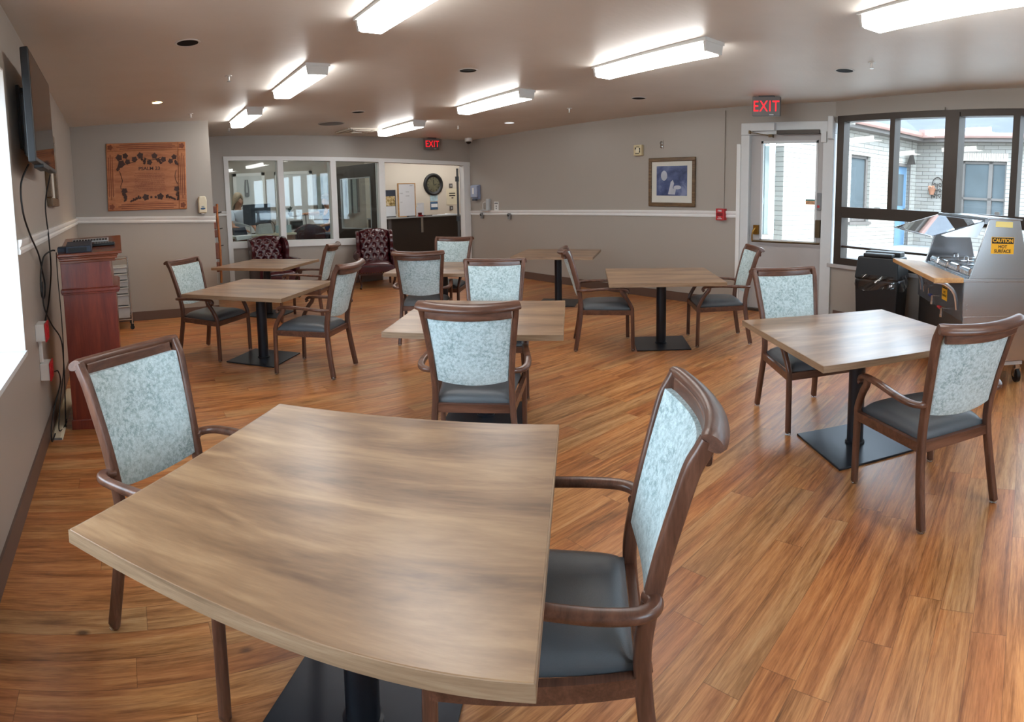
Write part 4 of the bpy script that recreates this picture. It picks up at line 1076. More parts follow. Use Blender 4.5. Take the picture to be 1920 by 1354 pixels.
# ------------------------------------------------------------------ steam table, pans, bin
t = thing('steam_table', 'stainless steel steam table on wheels with a glass sneeze guard by the windows', 'steam table', (-.50, 4.52, 0), R(26.57))
BW, BL, BH = .60, 1.33, .90                         # width (x), length (y), height
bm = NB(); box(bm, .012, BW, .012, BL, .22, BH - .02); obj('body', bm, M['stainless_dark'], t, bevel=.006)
bm = NB(); box(bm, .0, BW + .003, 0, .014, .60, BH - .012); box(bm, .004, BW, .002, .012, .22, .60); obj('end_panel', bm, M['stainless'], t, bevel=.002)
bm = NB(); box(bm, -.002, .015, .014, BL, .56, BH - .02); obj('control_panel', bm, plain('dull_steel_panel', rgb(112, 114, 118), .35, .6), t, bevel=.002)
bm = NB(); box(bm, -.01, BW + .01, -.004, BL + .01, BH - .02, BH + .006); obj('worktop', bm, M['stainless'], t, bevel=.003)
bm = NB(); prism(bm, [(-.25, -.005), (-.004, -.005), (-.004, BL - .10), (-.25, BL + .12)], BH - .028, BH + .012, 0, Matrix(((1, 0, 0, 0), (0, 0, 1, 0), (0, 1, 0, 0), (0, 0, 0, 1)))); obj('serving_shelf', bm, M['butcher'], t, bevel=.006)
for y in (.10, BL - .18):
    bm = NB(); sweep(bm, smooth_path([(-.22, y, BH - .03), (-.12, y, BH - .05), (-.04, y, BH - .13), (-.012, y, BH - .26)], 8), rrect(.03, .005), (0, 1, 0)); obj('shelf_bracket', bm, M['chrome'], t, smooth=60)
bm = NB(); box(bm, .02, BW - .02, .06, BL - .04, .17, .20); obj('lower_shelf', bm, M['white'], t)
for x in (.04, BW - .04):
    for y in (.12, BL - .1):
        bm = NB(); box(bm, x - .018, x + .018, y - .018, y + .018, .12, .24); obj('leg', bm, M['stainless'], t)
        bm = NB(); cyl(bm, (x - .016, y, .062), (x + .016, y, .062), .060, 24); o = obj('caster', bm, M['rubber'], t, smooth=40)
        bm = NB(); box(bm, x - .028, x - .02, y - .022, y + .022, .05, .13); box(bm, x + .02, x + .028, y - .022, y + .022, .05, .13); cyl(bm, (x - .03, y, .062), (x + .03, y, .062), .012, 10); obj('fork', bm, M['chrome'], o)
def trap(bm, y0, y1): prism(bm, [(.045, BH + .006), (BW - .02, BH + .006), (.46, 1.385), (.195, 1.385)], y0, y1)
bm = NB(); trap(bm, .004, .016); obj('guard_end', bm, M['stainless'], t, bevel=.002)
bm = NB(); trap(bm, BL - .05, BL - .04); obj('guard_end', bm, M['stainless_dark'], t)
bm = NB()
for y in (.017, BL - .055): sweep(bm, [(.05, y, BH), (.20, y, 1.385)], rrect(.014, .014), (0, 1, 0))
loose('guard_edge', bm, M['chrome'], t)
bm = NB(); box(bm, .165, .475, -.006, BL - .03, 1.383, 1.397); obj('guard_top', bm, M['stainless'], t, bevel=.003)
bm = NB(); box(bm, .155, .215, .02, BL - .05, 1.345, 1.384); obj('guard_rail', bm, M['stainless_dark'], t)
bm = NB(); hexa(bm, [(.17, .02, 1.375), (-.26, .10, 1.225), (-.26, BL + .05, 1.225), (.17, BL - .05, 1.375), (.172, .02, 1.381), (-.26, .10, 1.231), (-.26, BL + .05, 1.231), (.172, BL - .05, 1.381)]); obj('glass_visor', bm, M['guard'], t)
bm = NB(); sweep(bm, [(-.262, .09, 1.228), (-.262, BL + .06, 1.228)], rrect(.010, .012), (0, 0, 1)); sweep(bm, [(-.262, BL + .055, 1.228), (.17, BL - .05, 1.378)], rrect(.01, .01), (0, 0, 1)); obj('visor_trim', bm, M['chrome'], t)
bm = NB(); prism(bm, [(.17, 1.37), (.10, 1.235), (-.16, 1.232), (-.20, 1.245)], .028, .034); obj('visor_cheek', bm, M['stainless'], t)
bm = NB(); box(bm, .215, .415, .0025, .004, 1.11, 1.245); obj('caution_sign', bm, M['yellow'], t)
bm = NB(); box(bm, .220, .410, .0015, .0025, 1.192, 1.241); obj('sign_header', bm, M['ink'], t)
text('caution_text', 'CAUTION', .040, M['yellow'], t, (.315, .0008, 1.2165), (R(90), 0, 0), .0003, sx=.98, bold=.0012)
text('hot_surface_text', 'HOT\nSURFACE', .036, M['ink'], t, (.315, .0018, 1.149), (R(90), 0, 0), .0003, sx=1.0, bold=.0009)
bm = NB(); box(bm, .245, .395, .0025, .004, 1.325, 1.37); obj('yellow_label', bm, M['pale_yellow'], t)
bm = NB()
for z in (.655, .69): lathe(bm, [(.008, 0), (.006, .005)], 10, Matrix.Translation((.035, -.001, z)) @ Matrix.Rotation(R(90), 4, 'X'))
for x in (.05, .20): lathe(bm, [(.005, 0), (.004, .003)], 10, Matrix.Translation((x, -.001, BH - .025)) @ Matrix.Rotation(R(90), 4, 'X'))
loose('screw_head', bm, M['chrome'], t)
sm = Matrix.Rotation(R(-90), 4, 'Z')
bm = NB(); box(bm, -.0045, -.002, .40, .54, .655, .80); obj('small_caution_sign', bm, M['yellow'], t)
bm = NB(); box(bm, -.006, -.0045, .405, .535, .755, .796); obj('small_sign_header', bm, M['ink'], t)
text('small_caution_text', 'CAUTION', .028, M['yellow'], t, (-.0065, .47, .776), (R(90), 0, R(-90)), .0003, sx=.95, bold=.0008)
text('small_hot_text', 'HOT\nSURFACE', .028, M['ink'], t, (-.005, .47, .708), (R(90), 0, R(-90)), .0003, bold=.0006)
def valve(y, z, m, nm):
    bm = NB(); cyl(bm, (-.002, y, z), (-.06, y, z), .010, 12); cyl(bm, (-.055, y, z + .005), (-.055, y, z - .05), .012, 12); cyl(bm, (-.055, y, z - .05), (-.055, y, z - .075), .016, 12); o = obj('drain_valve', bm, M['chrome'], t, smooth=40)
    bm = NB(); box(bm, -.072, -.04, y + .012, y + .085, z - .012, z + .012); obj(nm, bm, m, o, bevel=.008)
valve(.66, .66, plain('blue_lever', rgb(34, 50, 110), .4), 'blue_handle'); valve(.38, .60, M['red'], 'red_handle')
bm = NB()
for y in (.86, 1.02):
    cyl(bm, (-.002, y, .72), (-.03, y, .72), .014, 12); cyl(bm, (-.03, y, .70), (-.03, y, .64), .008, 10)
loose('toggle', bm, M['chrome'], t)
a, b = R(26.57), Vector((-.50, 4.52))
def st_pt(x, y): return (b.x + x * cos(a) - y * sin(a), b.y + x * sin(a) + y * cos(a))
for i, lab in enumerate(('nearest lidded steel pan on the steam table', 'second lidded steel pan from the near end of the steam table', 'third lidded steel pan from the near end of the steam table', 'farthest lidded steel pan on the steam table, beside the far guard panel')):
    x, y = st_pt(.29, .19 + i * .29)
    p = thing('steam_pan', lab, 'pan', (x, y, BH + .006), a, 'lidded pans on the steam table')
    bm = NB(); box(bm, -.245, .245, -.138, .138, 0, .012); obj('rim', bm, M['lid'], p, bevel=.004)
    bm = NB(); hexa(bm, [(-.235, -.128, .01), (.235, -.128, .01), (.235, .128, .01), (-.235, .128, .01), (-.215, -.108, .075), (.215, -.108, .075), (.215, .108, .075), (-.215, .108, .075)]); obj('lid', bm, M['lid'], p, bevel=.018, seg=3)
    bm = NB()
    for k in range(5): box(bm, -.2365, -.225, -.10 + k * .042, -.075 + k * .042, .025, .05)
    obj('lid_ribs', bm, M['chrome'], p, bevel=.004)
    bm = NB(); sweep(bm, smooth_path([(0, -.06, .072), (0, -.05, .10), (0, 0, .106), (0, .05, .10), (0, .06, .072)], 5), circ(.007, 8), (1, 0, 0)); obj('handle', bm, M['chrome'], p, smooth=60)

t = thing('trash_bin', 'tall black trash bin with a clear liner under the windows', 'bin', (-1.545, 5.965, 0), R(-6))
def frus(bm, z0, z1, w0, d0, w1, d1): hexa(bm, [(-w0, -d0, z0), (w0, -d0, z0), (w0, d0, z0), (-w0, d0, z0), (-w1, -d1, z1), (w1, -d1, z1), (w1, d1, z1), (-w1, d1, z1)])
bm = NB(); frus(bm, 0, .66, .215, .15, .245, .175); obj('body', bm, M['black'], t, bevel=.02, seg=3)
bm = NB(); frus(bm, .66, .90, .25, .18, .225, .155); obj('hood', bm, M['black'], t, bevel=.02, seg=3)
bm = NB(); box(bm, -.16, .16, -.165, -.05, .895, .935); box(bm, -.20, .20, -.01, .15, .895, .945); obj('flap', bm, M['black'], t, bevel=.012)
def skirt(u, v):
    th = 2 * pi * u; c_, s_ = cos(th), sin(th); k = (abs(c_) ** 6 + abs(s_) ** 6) ** (-1 / 6)
    w_ = .252 + .010 * (1 - v) + .006 * sin(u * 60 + v * 9); d_ = .182 + .010 * (1 - v) + .006 * sin(u * 47 - v * 7)
    return Vector((w_ * k * c_, d_ * k * s_, .56 + .15 * v + .018 * sin(u * 25) * (1 - v)))
bm = NB(); grid(bm, skirt, 120, 8); obj('liner', bm, M['bag'], t, smooth=180)

# ------------------------------------------------------------------ office behind the glass
bm = NB(); box(bm, -13.14, -13.0, .4, 9.6, 0, 2.9); struct('wall_inner_back', bm, M['wall_cream'])
bm = NB(); box(bm, -13.2, XG - .13, 1.0, 1.17, 0, 2.9); struct('wall_inner_left', bm, M['wall'])
bm = NB(); box(bm, -13.2, XG - .14, 9.3, 9.42, 0, 2.9); box(bm, XG - .14, XG - .02, 6.90, 9.42, 0, 2.9); struct('wall_inner_right', bm, M['wall_cream'])
bm = NB(); box(bm, -12.2, -12.08, 1.17, 5.35, 0, 2.9); box(bm, -13.0, -12.08, 5.35, 5.47, 0, 2.9); struct('wall_inner_middle', bm, M['wall'])
bm = NB(); box(bm, -13.2, XG - .12, .9, 9.5, 2.56, 2.7); struct('ceiling', bm, M['ceiling'])
def office_light(x, y, L, rz, label):
    t = thing('office_light', label, 'ceiling light', (x, y, 2.56), rz, 'office ceiling lights')
    bm = NB(); box(bm, -L / 2, L / 2, -.15, .15, -.02, .0); obj('housing', bm, M['lamp_white'], t)
    bm = NB(); box(bm, -L / 2 + .02, L / 2 - .02, -.13, .13, -.08, -.02); obj('diffuser', bm, M['office_tube'], t, bevel=.02)
office_light(-12.2, 6.92, 1.2, R(90), 'left half of the long fluorescent strip behind the reception counter')
office_light(-12.2, 8.18, 1.2, R(90), 'right half of the long fluorescent strip behind the reception counter')
office_light(-11.0, 3.3, 1.2, R(0), 'fluorescent light inside the glazed office above the desk')
office_light(-10.7, 2.0, 1.2, R(90), 'added fill light in the office above the person with ash blond hair')  # extra fixture, put in to brighten the glazed office
office_light(-10.75, 4.55, 1.2, R(90), 'added fill light above the open brown office door')  # another added fixture, only there to lift the office brightness
office_light(-10.55, 6.0, 1.2, R(90), 'added unseen fill light just inside the doorway in front of the reception counter')  # added out of view to light the whiteboard and counter front
# doors on the partition, seen through the glass
for i, (y0, y1) in enumerate(((2.50, 3.05), (3.42, 4.12))):
    dd = link('door_%d' % (i + 2), None); dd['kind'] = 'structure'; dd.location = (-12.08, y0, 0)
    bm = NB(); box(bm, 0, .03, 0, y1 - y0, 0, 2.12); struct('door_leaf', bm, M['jamb_paint'], dd)
    bm = NB(); box(bm, 0, .04, -.07, 0, 0, 2.18); box(bm, 0, .04, y1 - y0, y1 - y0 + .07, 0, 2.18); box(bm, 0, .04, -.07, y1 - y0 + .07, 2.12, 2.18); struct('door_frame', bm, M['trim'], dd)
    bm = NB(); box(bm, .03, .06, .05, .09, 1.0, 1.1); struct('door_handle', bm, M['grey'], dd)
t = thing('hanging_lanyard', 'dark lanyard hanging on the pale door in the back of the glazed office', 'lanyard', (-12.04, 2.72, 1.78))
bm = NB(); sweep(bm, smooth_path([(0, -.02, .26), (.005, -.035, .0), (.005, 0, -.06), (.005, .035, .0), (0, .02, .26)], 6), rrect(.03, .008), (1, 0, 0)); lathe(bm, [(.05, 0), (.05, .01), (.02, .012)], 16, Matrix.Translation((.0, 0, -.06)) @ Matrix.Rotation(R(90), 4, 'Y')); obj('strap', bm, M['grey'], t)
# office window with curtain strips
w = link('window_4', None); w['kind'] = 'structure'
bm = NB(); box(bm, -12.08, -12.04, 4.28, 5.30, 1.22, 2.05); struct('window_frame', bm, M['soffit'], w)
bm = NB(); box(bm, -12.04, -12.03, 4.33, 5.25, 1.27, 2.0); struct('window_pane', bm, M['window_dark'], w)
t = thing('vertical_blind', 'pale vertical blind strips at the window inside the glazed office', 'blind', (-12.0, 4.76, 1.2))
for k in range(7):
    bm = NB(); box(bm, -.01, .01, -.48 + k * .14, -.39 + k * .14, 0, .86); obj('slat', bm, M['curtain'], t)
# open brown office door with glass, swung inwards
t = thing('office_door', 'open dark brown office door with a tall glass pane, behind the third office window', 'door', (-9.82, 4.66, 0), R(198))
DL = 1.10
bm = NB(); box(bm, 0, .12, -.022, .022, .02, 2.17); box(bm, DL - .10, DL, -.022, .022, .02, 2.17); box(bm, .12, DL - .10, -.022, .022, 1.93, 2.17); box(bm, .12, DL - .10, -.022, .022, .02, .94); obj('leaf', bm, M['office_dark'], t)
bm = NB()
for b_ in ((.12, .14, .94, 1.93), (DL - .12, DL - .10, .94, 1.93), (.12, DL - .10, .94, .96), (.12, DL - .10, 1.91, 1.93)): box(bm, b_[0], b_[1], -.027, .027, b_[2], b_[3])
obj('glazing_bead', bm, M['lt_grey'], t)
bm = NB(); box(bm, .13, DL - .11, -.004, .004, .95, 1.92); obj('pane', bm, M['glass'], t)
t = thing('office_door', 'dark door edge with hinges folded back at the right of the office doorway', 'door', (-9.80, 6.47, 0), R(146.5))
bm = NB(); box(bm, 0, .92, -.022, .022, .02, 2.06); obj('leaf', bm, M['office_dark'], t)
for z in (.35, 1.05, 1.85):
    bm = NB(); box(bm, -.012, .012, -.03, .034, z - .05, z + .05); cyl(bm, (0, .036, z - .05), (0, .036, z + .05), .010, 10); obj('hinge', bm, M['black'], t)
# reception counter
t = thing('reception_counter', 'dark brown reception counter behind the office doorway', 'counter', (-11.6, 6.75, 0))
bm = NB(); box(bm, -.45, 0, -1.25, 1.35, 0, 1.045); obj('front', bm, M['office_dark'], t)
bm = NB(); box(bm, -.48, .05, -1.27, 1.37, 1.045, 1.075); obj('worktop', bm, M['lt_grey'], t, bevel=.004)
bm = NB(); box(bm, .0, .03, -.145, -.085, .70, 1.04); obj('corner_strip', bm, M['stainless'], t)
bm = NB(); box(bm, .0, .02, -.98, -.90, .72, 1.04); box(bm, .0, .02, .92, 1.0, .70, 1.04); loose('bracket', bm, M['exit_grey'], t)
def onctr(name, label, cat, x, y, group=None): return thing(name, label, cat, (x, y, 1.076), 0, group)
t = onctr('whiteboard', 'tall white dry-erase board in a wooden frame standing on the reception counter', 'whiteboard', -11.62, 6.28)
bm = NB(); box(bm, -.012, .012, -.205, .205, .02, .74); obj('board', bm, M['paper'], t)
bm = NB()
for b_ in ((-.225, -.205, 0, .76), (.205, .225, 0, .76), (-.205, .205, .74, .76), (-.205, .205, 0, .02)): box(bm, -.018, .018, *b_)
obj('frame', bm, M['butcher'], t)
bm = NB(); random.seed(2)
for y0, z0, n_ in ((-.18, .52, 4), (-.02, .55, 4), (-.03, .46, 5), (-.17, .32, 3), (.08, .69, 4)):
    for k in range(n_): sweep(bm, smooth_path([(.0125, y0 + k * .02, z0), (.0125, y0 + k * .02 + .008, z0 + .022), (.0125, y0 + k * .02 + .016, z0 + random.uniform(0, .012))], 3), rrect(.003, .0015), (1, 0, 0))
loose('marker_scribble', bm, M['grey'], t)
t = onctr('photo_board', 'dark board with a photo and a white sheet at the left of the reception counter', 'board', -11.85, 6.0)
bm = NB(); box(bm, -.012, .0, -.26, .12, .06, .62); obj('panel', bm, plain('slate_board', rgb(58, 66, 82), .5), t)
bm = NB(); box(bm, .0, .006, -.14, .10, .26, .48); pm = NT('golden_photo'); pm.color(pm.ramp(pm.noise(pm.coord('Generated'), 3, 3), [(.35, rgb(110, 84, 44)), (.5, rgb(206, 180, 120)), (.65, rgb(236, 226, 206))])); obj('photo', bm, pm.m, t)
bm = NB(); box(bm, .0, .006, -.14, .10, .02, .25); obj('sheet', bm, M['paper'], t)
bm = NB(); box(bm, -.06, .03, -.2, .1, 0, .02); obj('foot', bm, M['black'], t)
t = onctr('paper_stand', 'white paper stand on the reception counter right of the whiteboard', 'paper stand', -11.68, 6.68)
bm = NB(); box(bm, -.10, -.09, -.04, .13, 0, .30); obj('rear_sheet', bm, M['paper'], t)
bm = NB(); box(bm, -.02, -.01, -.12, .08, 0, .21); obj('front_sheet', bm, M['paper'], t)
bm = NB(); box(bm, -.1, .0, -.1, .1, 0, .01); obj('tray', bm, M['lt_grey'], t)
t = onctr('stapler_box', 'small dark red box on the reception counter beside the paper stand', 'box', -11.5, 6.56)
bm = NB(); box(bm, -.03, .03, -.05, .06, 0, .03); obj('base', bm, M['red'], t, bevel=.004)
bm = NB(); box(bm, -.03, .03, -.05, .02, .031, .085); obj('lid', bm, plain('maroon_plastic', rgb(92, 24, 28), .5), t, bevel=.004)
t = onctr('loose_papers', 'loose white papers lying at the right end of the reception counter', 'papers', -11.7, 7.42)
bm = NB(); box(bm, -.12, .12, -.22, .20, 0, .012); hexa(bm, [(-.08, -.05, .012), (.08, -.1, .012), (.08, .12, .012), (-.08, .14, .012), (-.06, -.02, .03), (.06, -.06, .03), (.06, .08, .02), (-.06, .1, .02)]); obj('sheets', bm, M['paper'], t)
for y, lab in ((6.36, 'black clipboard edge lying on the counter in front of the whiteboard'), (6.80, 'dark tray at the front edge of the counter below the wall clock')):
    t = onctr('desk_tray', lab, 'tray', -11.57, y); bm = NB(); box(bm, -.05, .02, -.10, .10, 0, .02); obj('tray', bm, M['black'], t)
    bm = NB(); box(bm, .02, .024, -.08, .08, .004, .012); obj('label_strip', bm, M['lt_grey'], t)
t = thing('wall_clock', 'large round black wall clock on the wall behind the reception counter', 'clock', (-13.0, 7.82, 1.83))
bm = NB(); lathe(bm, [(.29, 0), (.285, .035), (.25, .05), (.20, .035), (.19, .02)], 40, Matrix.Rotation(R(90), 4, 'Y'), cap=False); obj('rim', bm, M['black'], t, smooth=40)
bm = NB(); lathe(bm, [(.20, .012), (.20, .022)], 40, Matrix.Rotation(R(90), 4, 'Y')); obj('dial', bm, plain('olive_dial', rgb(92, 88, 68), .5, var=.2, scale=9), t)
bm = NB()
for k in range(12):
    q = 2 * pi * k / 12; cbox(bm, (.024, 0, .165), (.003, .014, .04), 0, Matrix.Rotation(q, 4, 'X'))
box(bm, .025, .028, -.006, .006, 0, .12); cbox(bm, (.0265, .04, -.02), (.003, .10, .012), 0, Matrix.Rotation(R(20), 4, 'X'))
loose('clock_mark', bm, M['black'], t)
t = thing('wall_notice', 'cream notice with two black lines on the wall right of the clock', 'notice', (-13.0, 8.40, 1.50))
bm = NB(); box(bm, 0, .012, -.18, .18, -.21, .21); obj('sheet', bm, M['offwhite'], t)
bm = NB(); box(bm, .012, .014, -.10, .09, .075, .10); box(bm, .012, .014, -.10, .09, .015, .04); box(bm, .012, .014, -.03, .03, -.045, -.02); obj('printed_lines', bm, M['ink'], t)
t = thing('wall_notice', 'pair of blue and white notices on the wall below the clock', 'notice', (-13.0, 7.83, 1.38))
bm = NB(); box(bm, 0, .01, -.11, .11, .02, .20); obj('upper_sheet', bm, plain('pale_blue_print', rgb(170, 196, 206), .6, var=.25, scale=14), t)
bm = NB(); box(bm, 0, .01, -.11, .11, -.20, .0); obj('lower_sheet', bm, M['blue_print'], t)
bm = NB(); box(bm, .01, .012, -.09, .10, -.14, -.05); obj('white_panel', bm, M['paper'], t)
for z, lab in ((1.79, 'small thermostat on the wall above the cream notice'), (1.20, 'small switch plate on the wall below the cream notice')):
    t = thing('wall_switch', lab, 'switch', (-13.0, 8.36, z)); bm = NB(); box(bm, 0, .02, -.05, .05, -.055, .055); obj('plate', bm, M['exit_grey'], t, bevel=.004)
    bm = NB(); box(bm, .02, .028, -.015, .015, -.025, .025); obj('rocker', bm, M['lt_grey'], t)
# desk inside the glazed office
t = thing('office_desk', 'long brown office desk behind the left office windows', 'desk', (-10.35, 2.60, 0))
bm = NB(); box(bm, -.33, .33, -1.1, .54, .93, .965); obj('desktop', bm, M['offwhite'], t, bevel=.004)
bm = NB(); box(bm, .28, .31, -1.08, .52, .02, .93); box(bm, -.31, .28, -1.08, -1.05, 0, .93); box(bm, -.31, .28, .49, .52, 0, .93); obj('modesty_panel', bm, wood('office_brown', (rgb(96, 58, 42), rgb(122, 78, 58), rgb(140, 94, 72)), 'y', 1, .4, 8), t)
t = thing('computer_monitor', 'dark computer monitor seen from behind on the office desk', 'monitor', (-10.52, 2.54, .965), R(-4))
bm = NB(); box(bm, -.02, .03, -.26, .26, .16, .55); obj('screen', bm, M['navy'], t, bevel=.008)
bm = NB(); box(bm, -.012, .012, -.03, .03, .015, .3); box(bm, -.09, .09, -.12, .12, 0, .015); obj('stand', bm, M['black'], t)
t = thing('desk_printer', 'pale grey printer on the office desk next to the monitor', 'printer', (-10.30, 2.63, .965))
bm = NB(); hexa(bm, [(-.14, -.17, 0), (.14, -.17, 0), (.14, .12, 0), (-.14, .12, 0), (-.14, -.13, .16), (.06, -.13, .19), (.06, .10, .19), (-.14, .10, .16)]); obj('case', bm, M['lt_grey'], t, bevel=.015)
bm = NB(); sweep(bm, smooth_path([(.1, .13, .0), (.1, .16, .12), (.05, .12, .22), (0, .02, .24)], 5), circ(.006, 6), (0, 1, 0)); obj('cable', bm, M['black'], t)
t = thing('desk_phone', 'dark desk phone with a grey handset arm at the left of the office desk', 'phone', (-10.42, 2.16, .965))
bm = NB(); hexa(bm, [(-.10, -.10, 0), (.10, -.10, 0), (.10, .14, 0), (-.10, .14, 0), (-.10, -.10, .14), (.02, -.10, .09), (.02, .14, .09), (-.10, .14, .14)]); obj('base', bm, M['navy'], t, bevel=.01)
bm = NB(); sweep(bm, smooth_path([(.0, -.10, .24), (.02, .06, .20), (.02, .22, .14)], 5), rrect(.04, .03), (0, 0, 1)); cyl(bm, (.02, .22, .0), (.02, .22, .14), .012, 8); obj('handset_arm', bm, M['lt_grey'], t)
t = thing('paper_cups_box', 'stack of white folders in a pale blue box behind the office mullion', 'box', (-10.25, 2.96, .965))
bm = NB(); box(bm, -.09, .09, -.13, .13, 0, .14); obj('box', bm, plain('pale_blue_card', rgb(182, 206, 214), .6), t, bevel=.004)
for k in range(5):
    bm = NB(); box(bm, -.07, .07, -.11 + k * .045, -.085 + k * .045, .142, .30 + .03 * (k % 3)); obj('folder', bm, M['paper'], t)
t = thing('desk_papers', 'sheet of white paper hanging over the front edge of the office desk', 'papers', (-10.12, 2.10, .966))
bm = NB(); box(bm, -.14, .12, -.25, .30, 0, .006); hexa(bm, [(.12, -.10, -.07), (.19, -.08, -.07), (.19, .16, -.05), (.12, .2, -.05), (.12, -.12, .006), (.17, -.1, .004), (.17, .18, .004), (.12, .2, .006)]); obj('sheet', bm, M['paper'], t)
t = thing('burgundy_armchair', 'burgundy chair with a curved top inside the office, behind the second office window', 'armchair', (-10.25, 3.60, 0), R(90))
bm = NB(); prism(bm, [(-.31, .30), (.31, .30), (.32, .94), (.25, 1.01), (.12, 1.07), (0, 1.085), (-.12, 1.07), (-.25, 1.01), (-.32, .94)], -.45, -.36, 0, Matrix.Rotation(pi, 4, 'Z')); obj('backrest', bm, M['leather'], t, bevel=.02, seg=3)
bm = NB(); box(bm, -.31, .31, -.34, .28, .28, .46); obj('seat', bm, M['leather'], t, bevel=.03, seg=3)
for x in (-.28, .28):
    for y in (-.3, .24):
        bm = NB(); box(bm, x - .025, x + .025, y - .025, y + .025, 0, .28); obj('leg', bm, M['dark_wood'], t)
t = thing('supply_shelf', 'grey wire shelf with black boxes beside the reaching arm in the office', 'shelf', (-11.55, 3.50, 0))
bm = NB()
for z in (.95, 1.22): box(bm, -.15, .15, -.20, .30, z, z + .015)
for x in (-.14, .14):
    for y in (-.19, .29): cyl(bm, (x, y, 0), (x, y, 1.23), .01, 8)
obj('frame', bm, M['grey'], t)
t = thing('supply_box', 'black box on the lower office shelf', 'box', (-11.5, 3.62, .966)); bm = NB(); box(bm, -.1, .1, -.12, .10, 0, .15); obj('box', bm, M['black'], t, bevel=.006); bm = NB(); box(bm, -.1, .1, -.12, .1, .151, .165); obj('lid', bm, M['grey'], t)
t = thing('desk_plant', 'small dark green plant on top of the office shelf', 'plant', (-11.5, 3.48, 1.236))
bm = NB(); lathe(bm, [(.04, 0), (.055, .07), (.05, .075)], 14); obj('pot', bm, M['black'], t)
bm = NB(); random.seed(8)
for k in range(16):
    q = k * 2.4; r_ = .05 + .05 * random.random(); h_ = .06 + .07 * random.random()
    hexa(bm, [(0, -.004, .06), (.004, 0, .06), (0, .004, .06), (-.004, 0, .06)] + [(r_ * cos(q) + .012 * sin(q), r_ * sin(q) - .012 * cos(q), .06 + h_), (r_ * cos(q) + .012, r_ * sin(q), .07 + h_), (r_ * cos(q) - .012 * sin(q), r_ * sin(q) + .012 * cos(q), .06 + h_), (r_ * cos(q) - .01, r_ * sin(q), .06 + h_)])
obj('foliage', bm, plain('dark_leaf', rgb(44, 62, 44), .6), t)

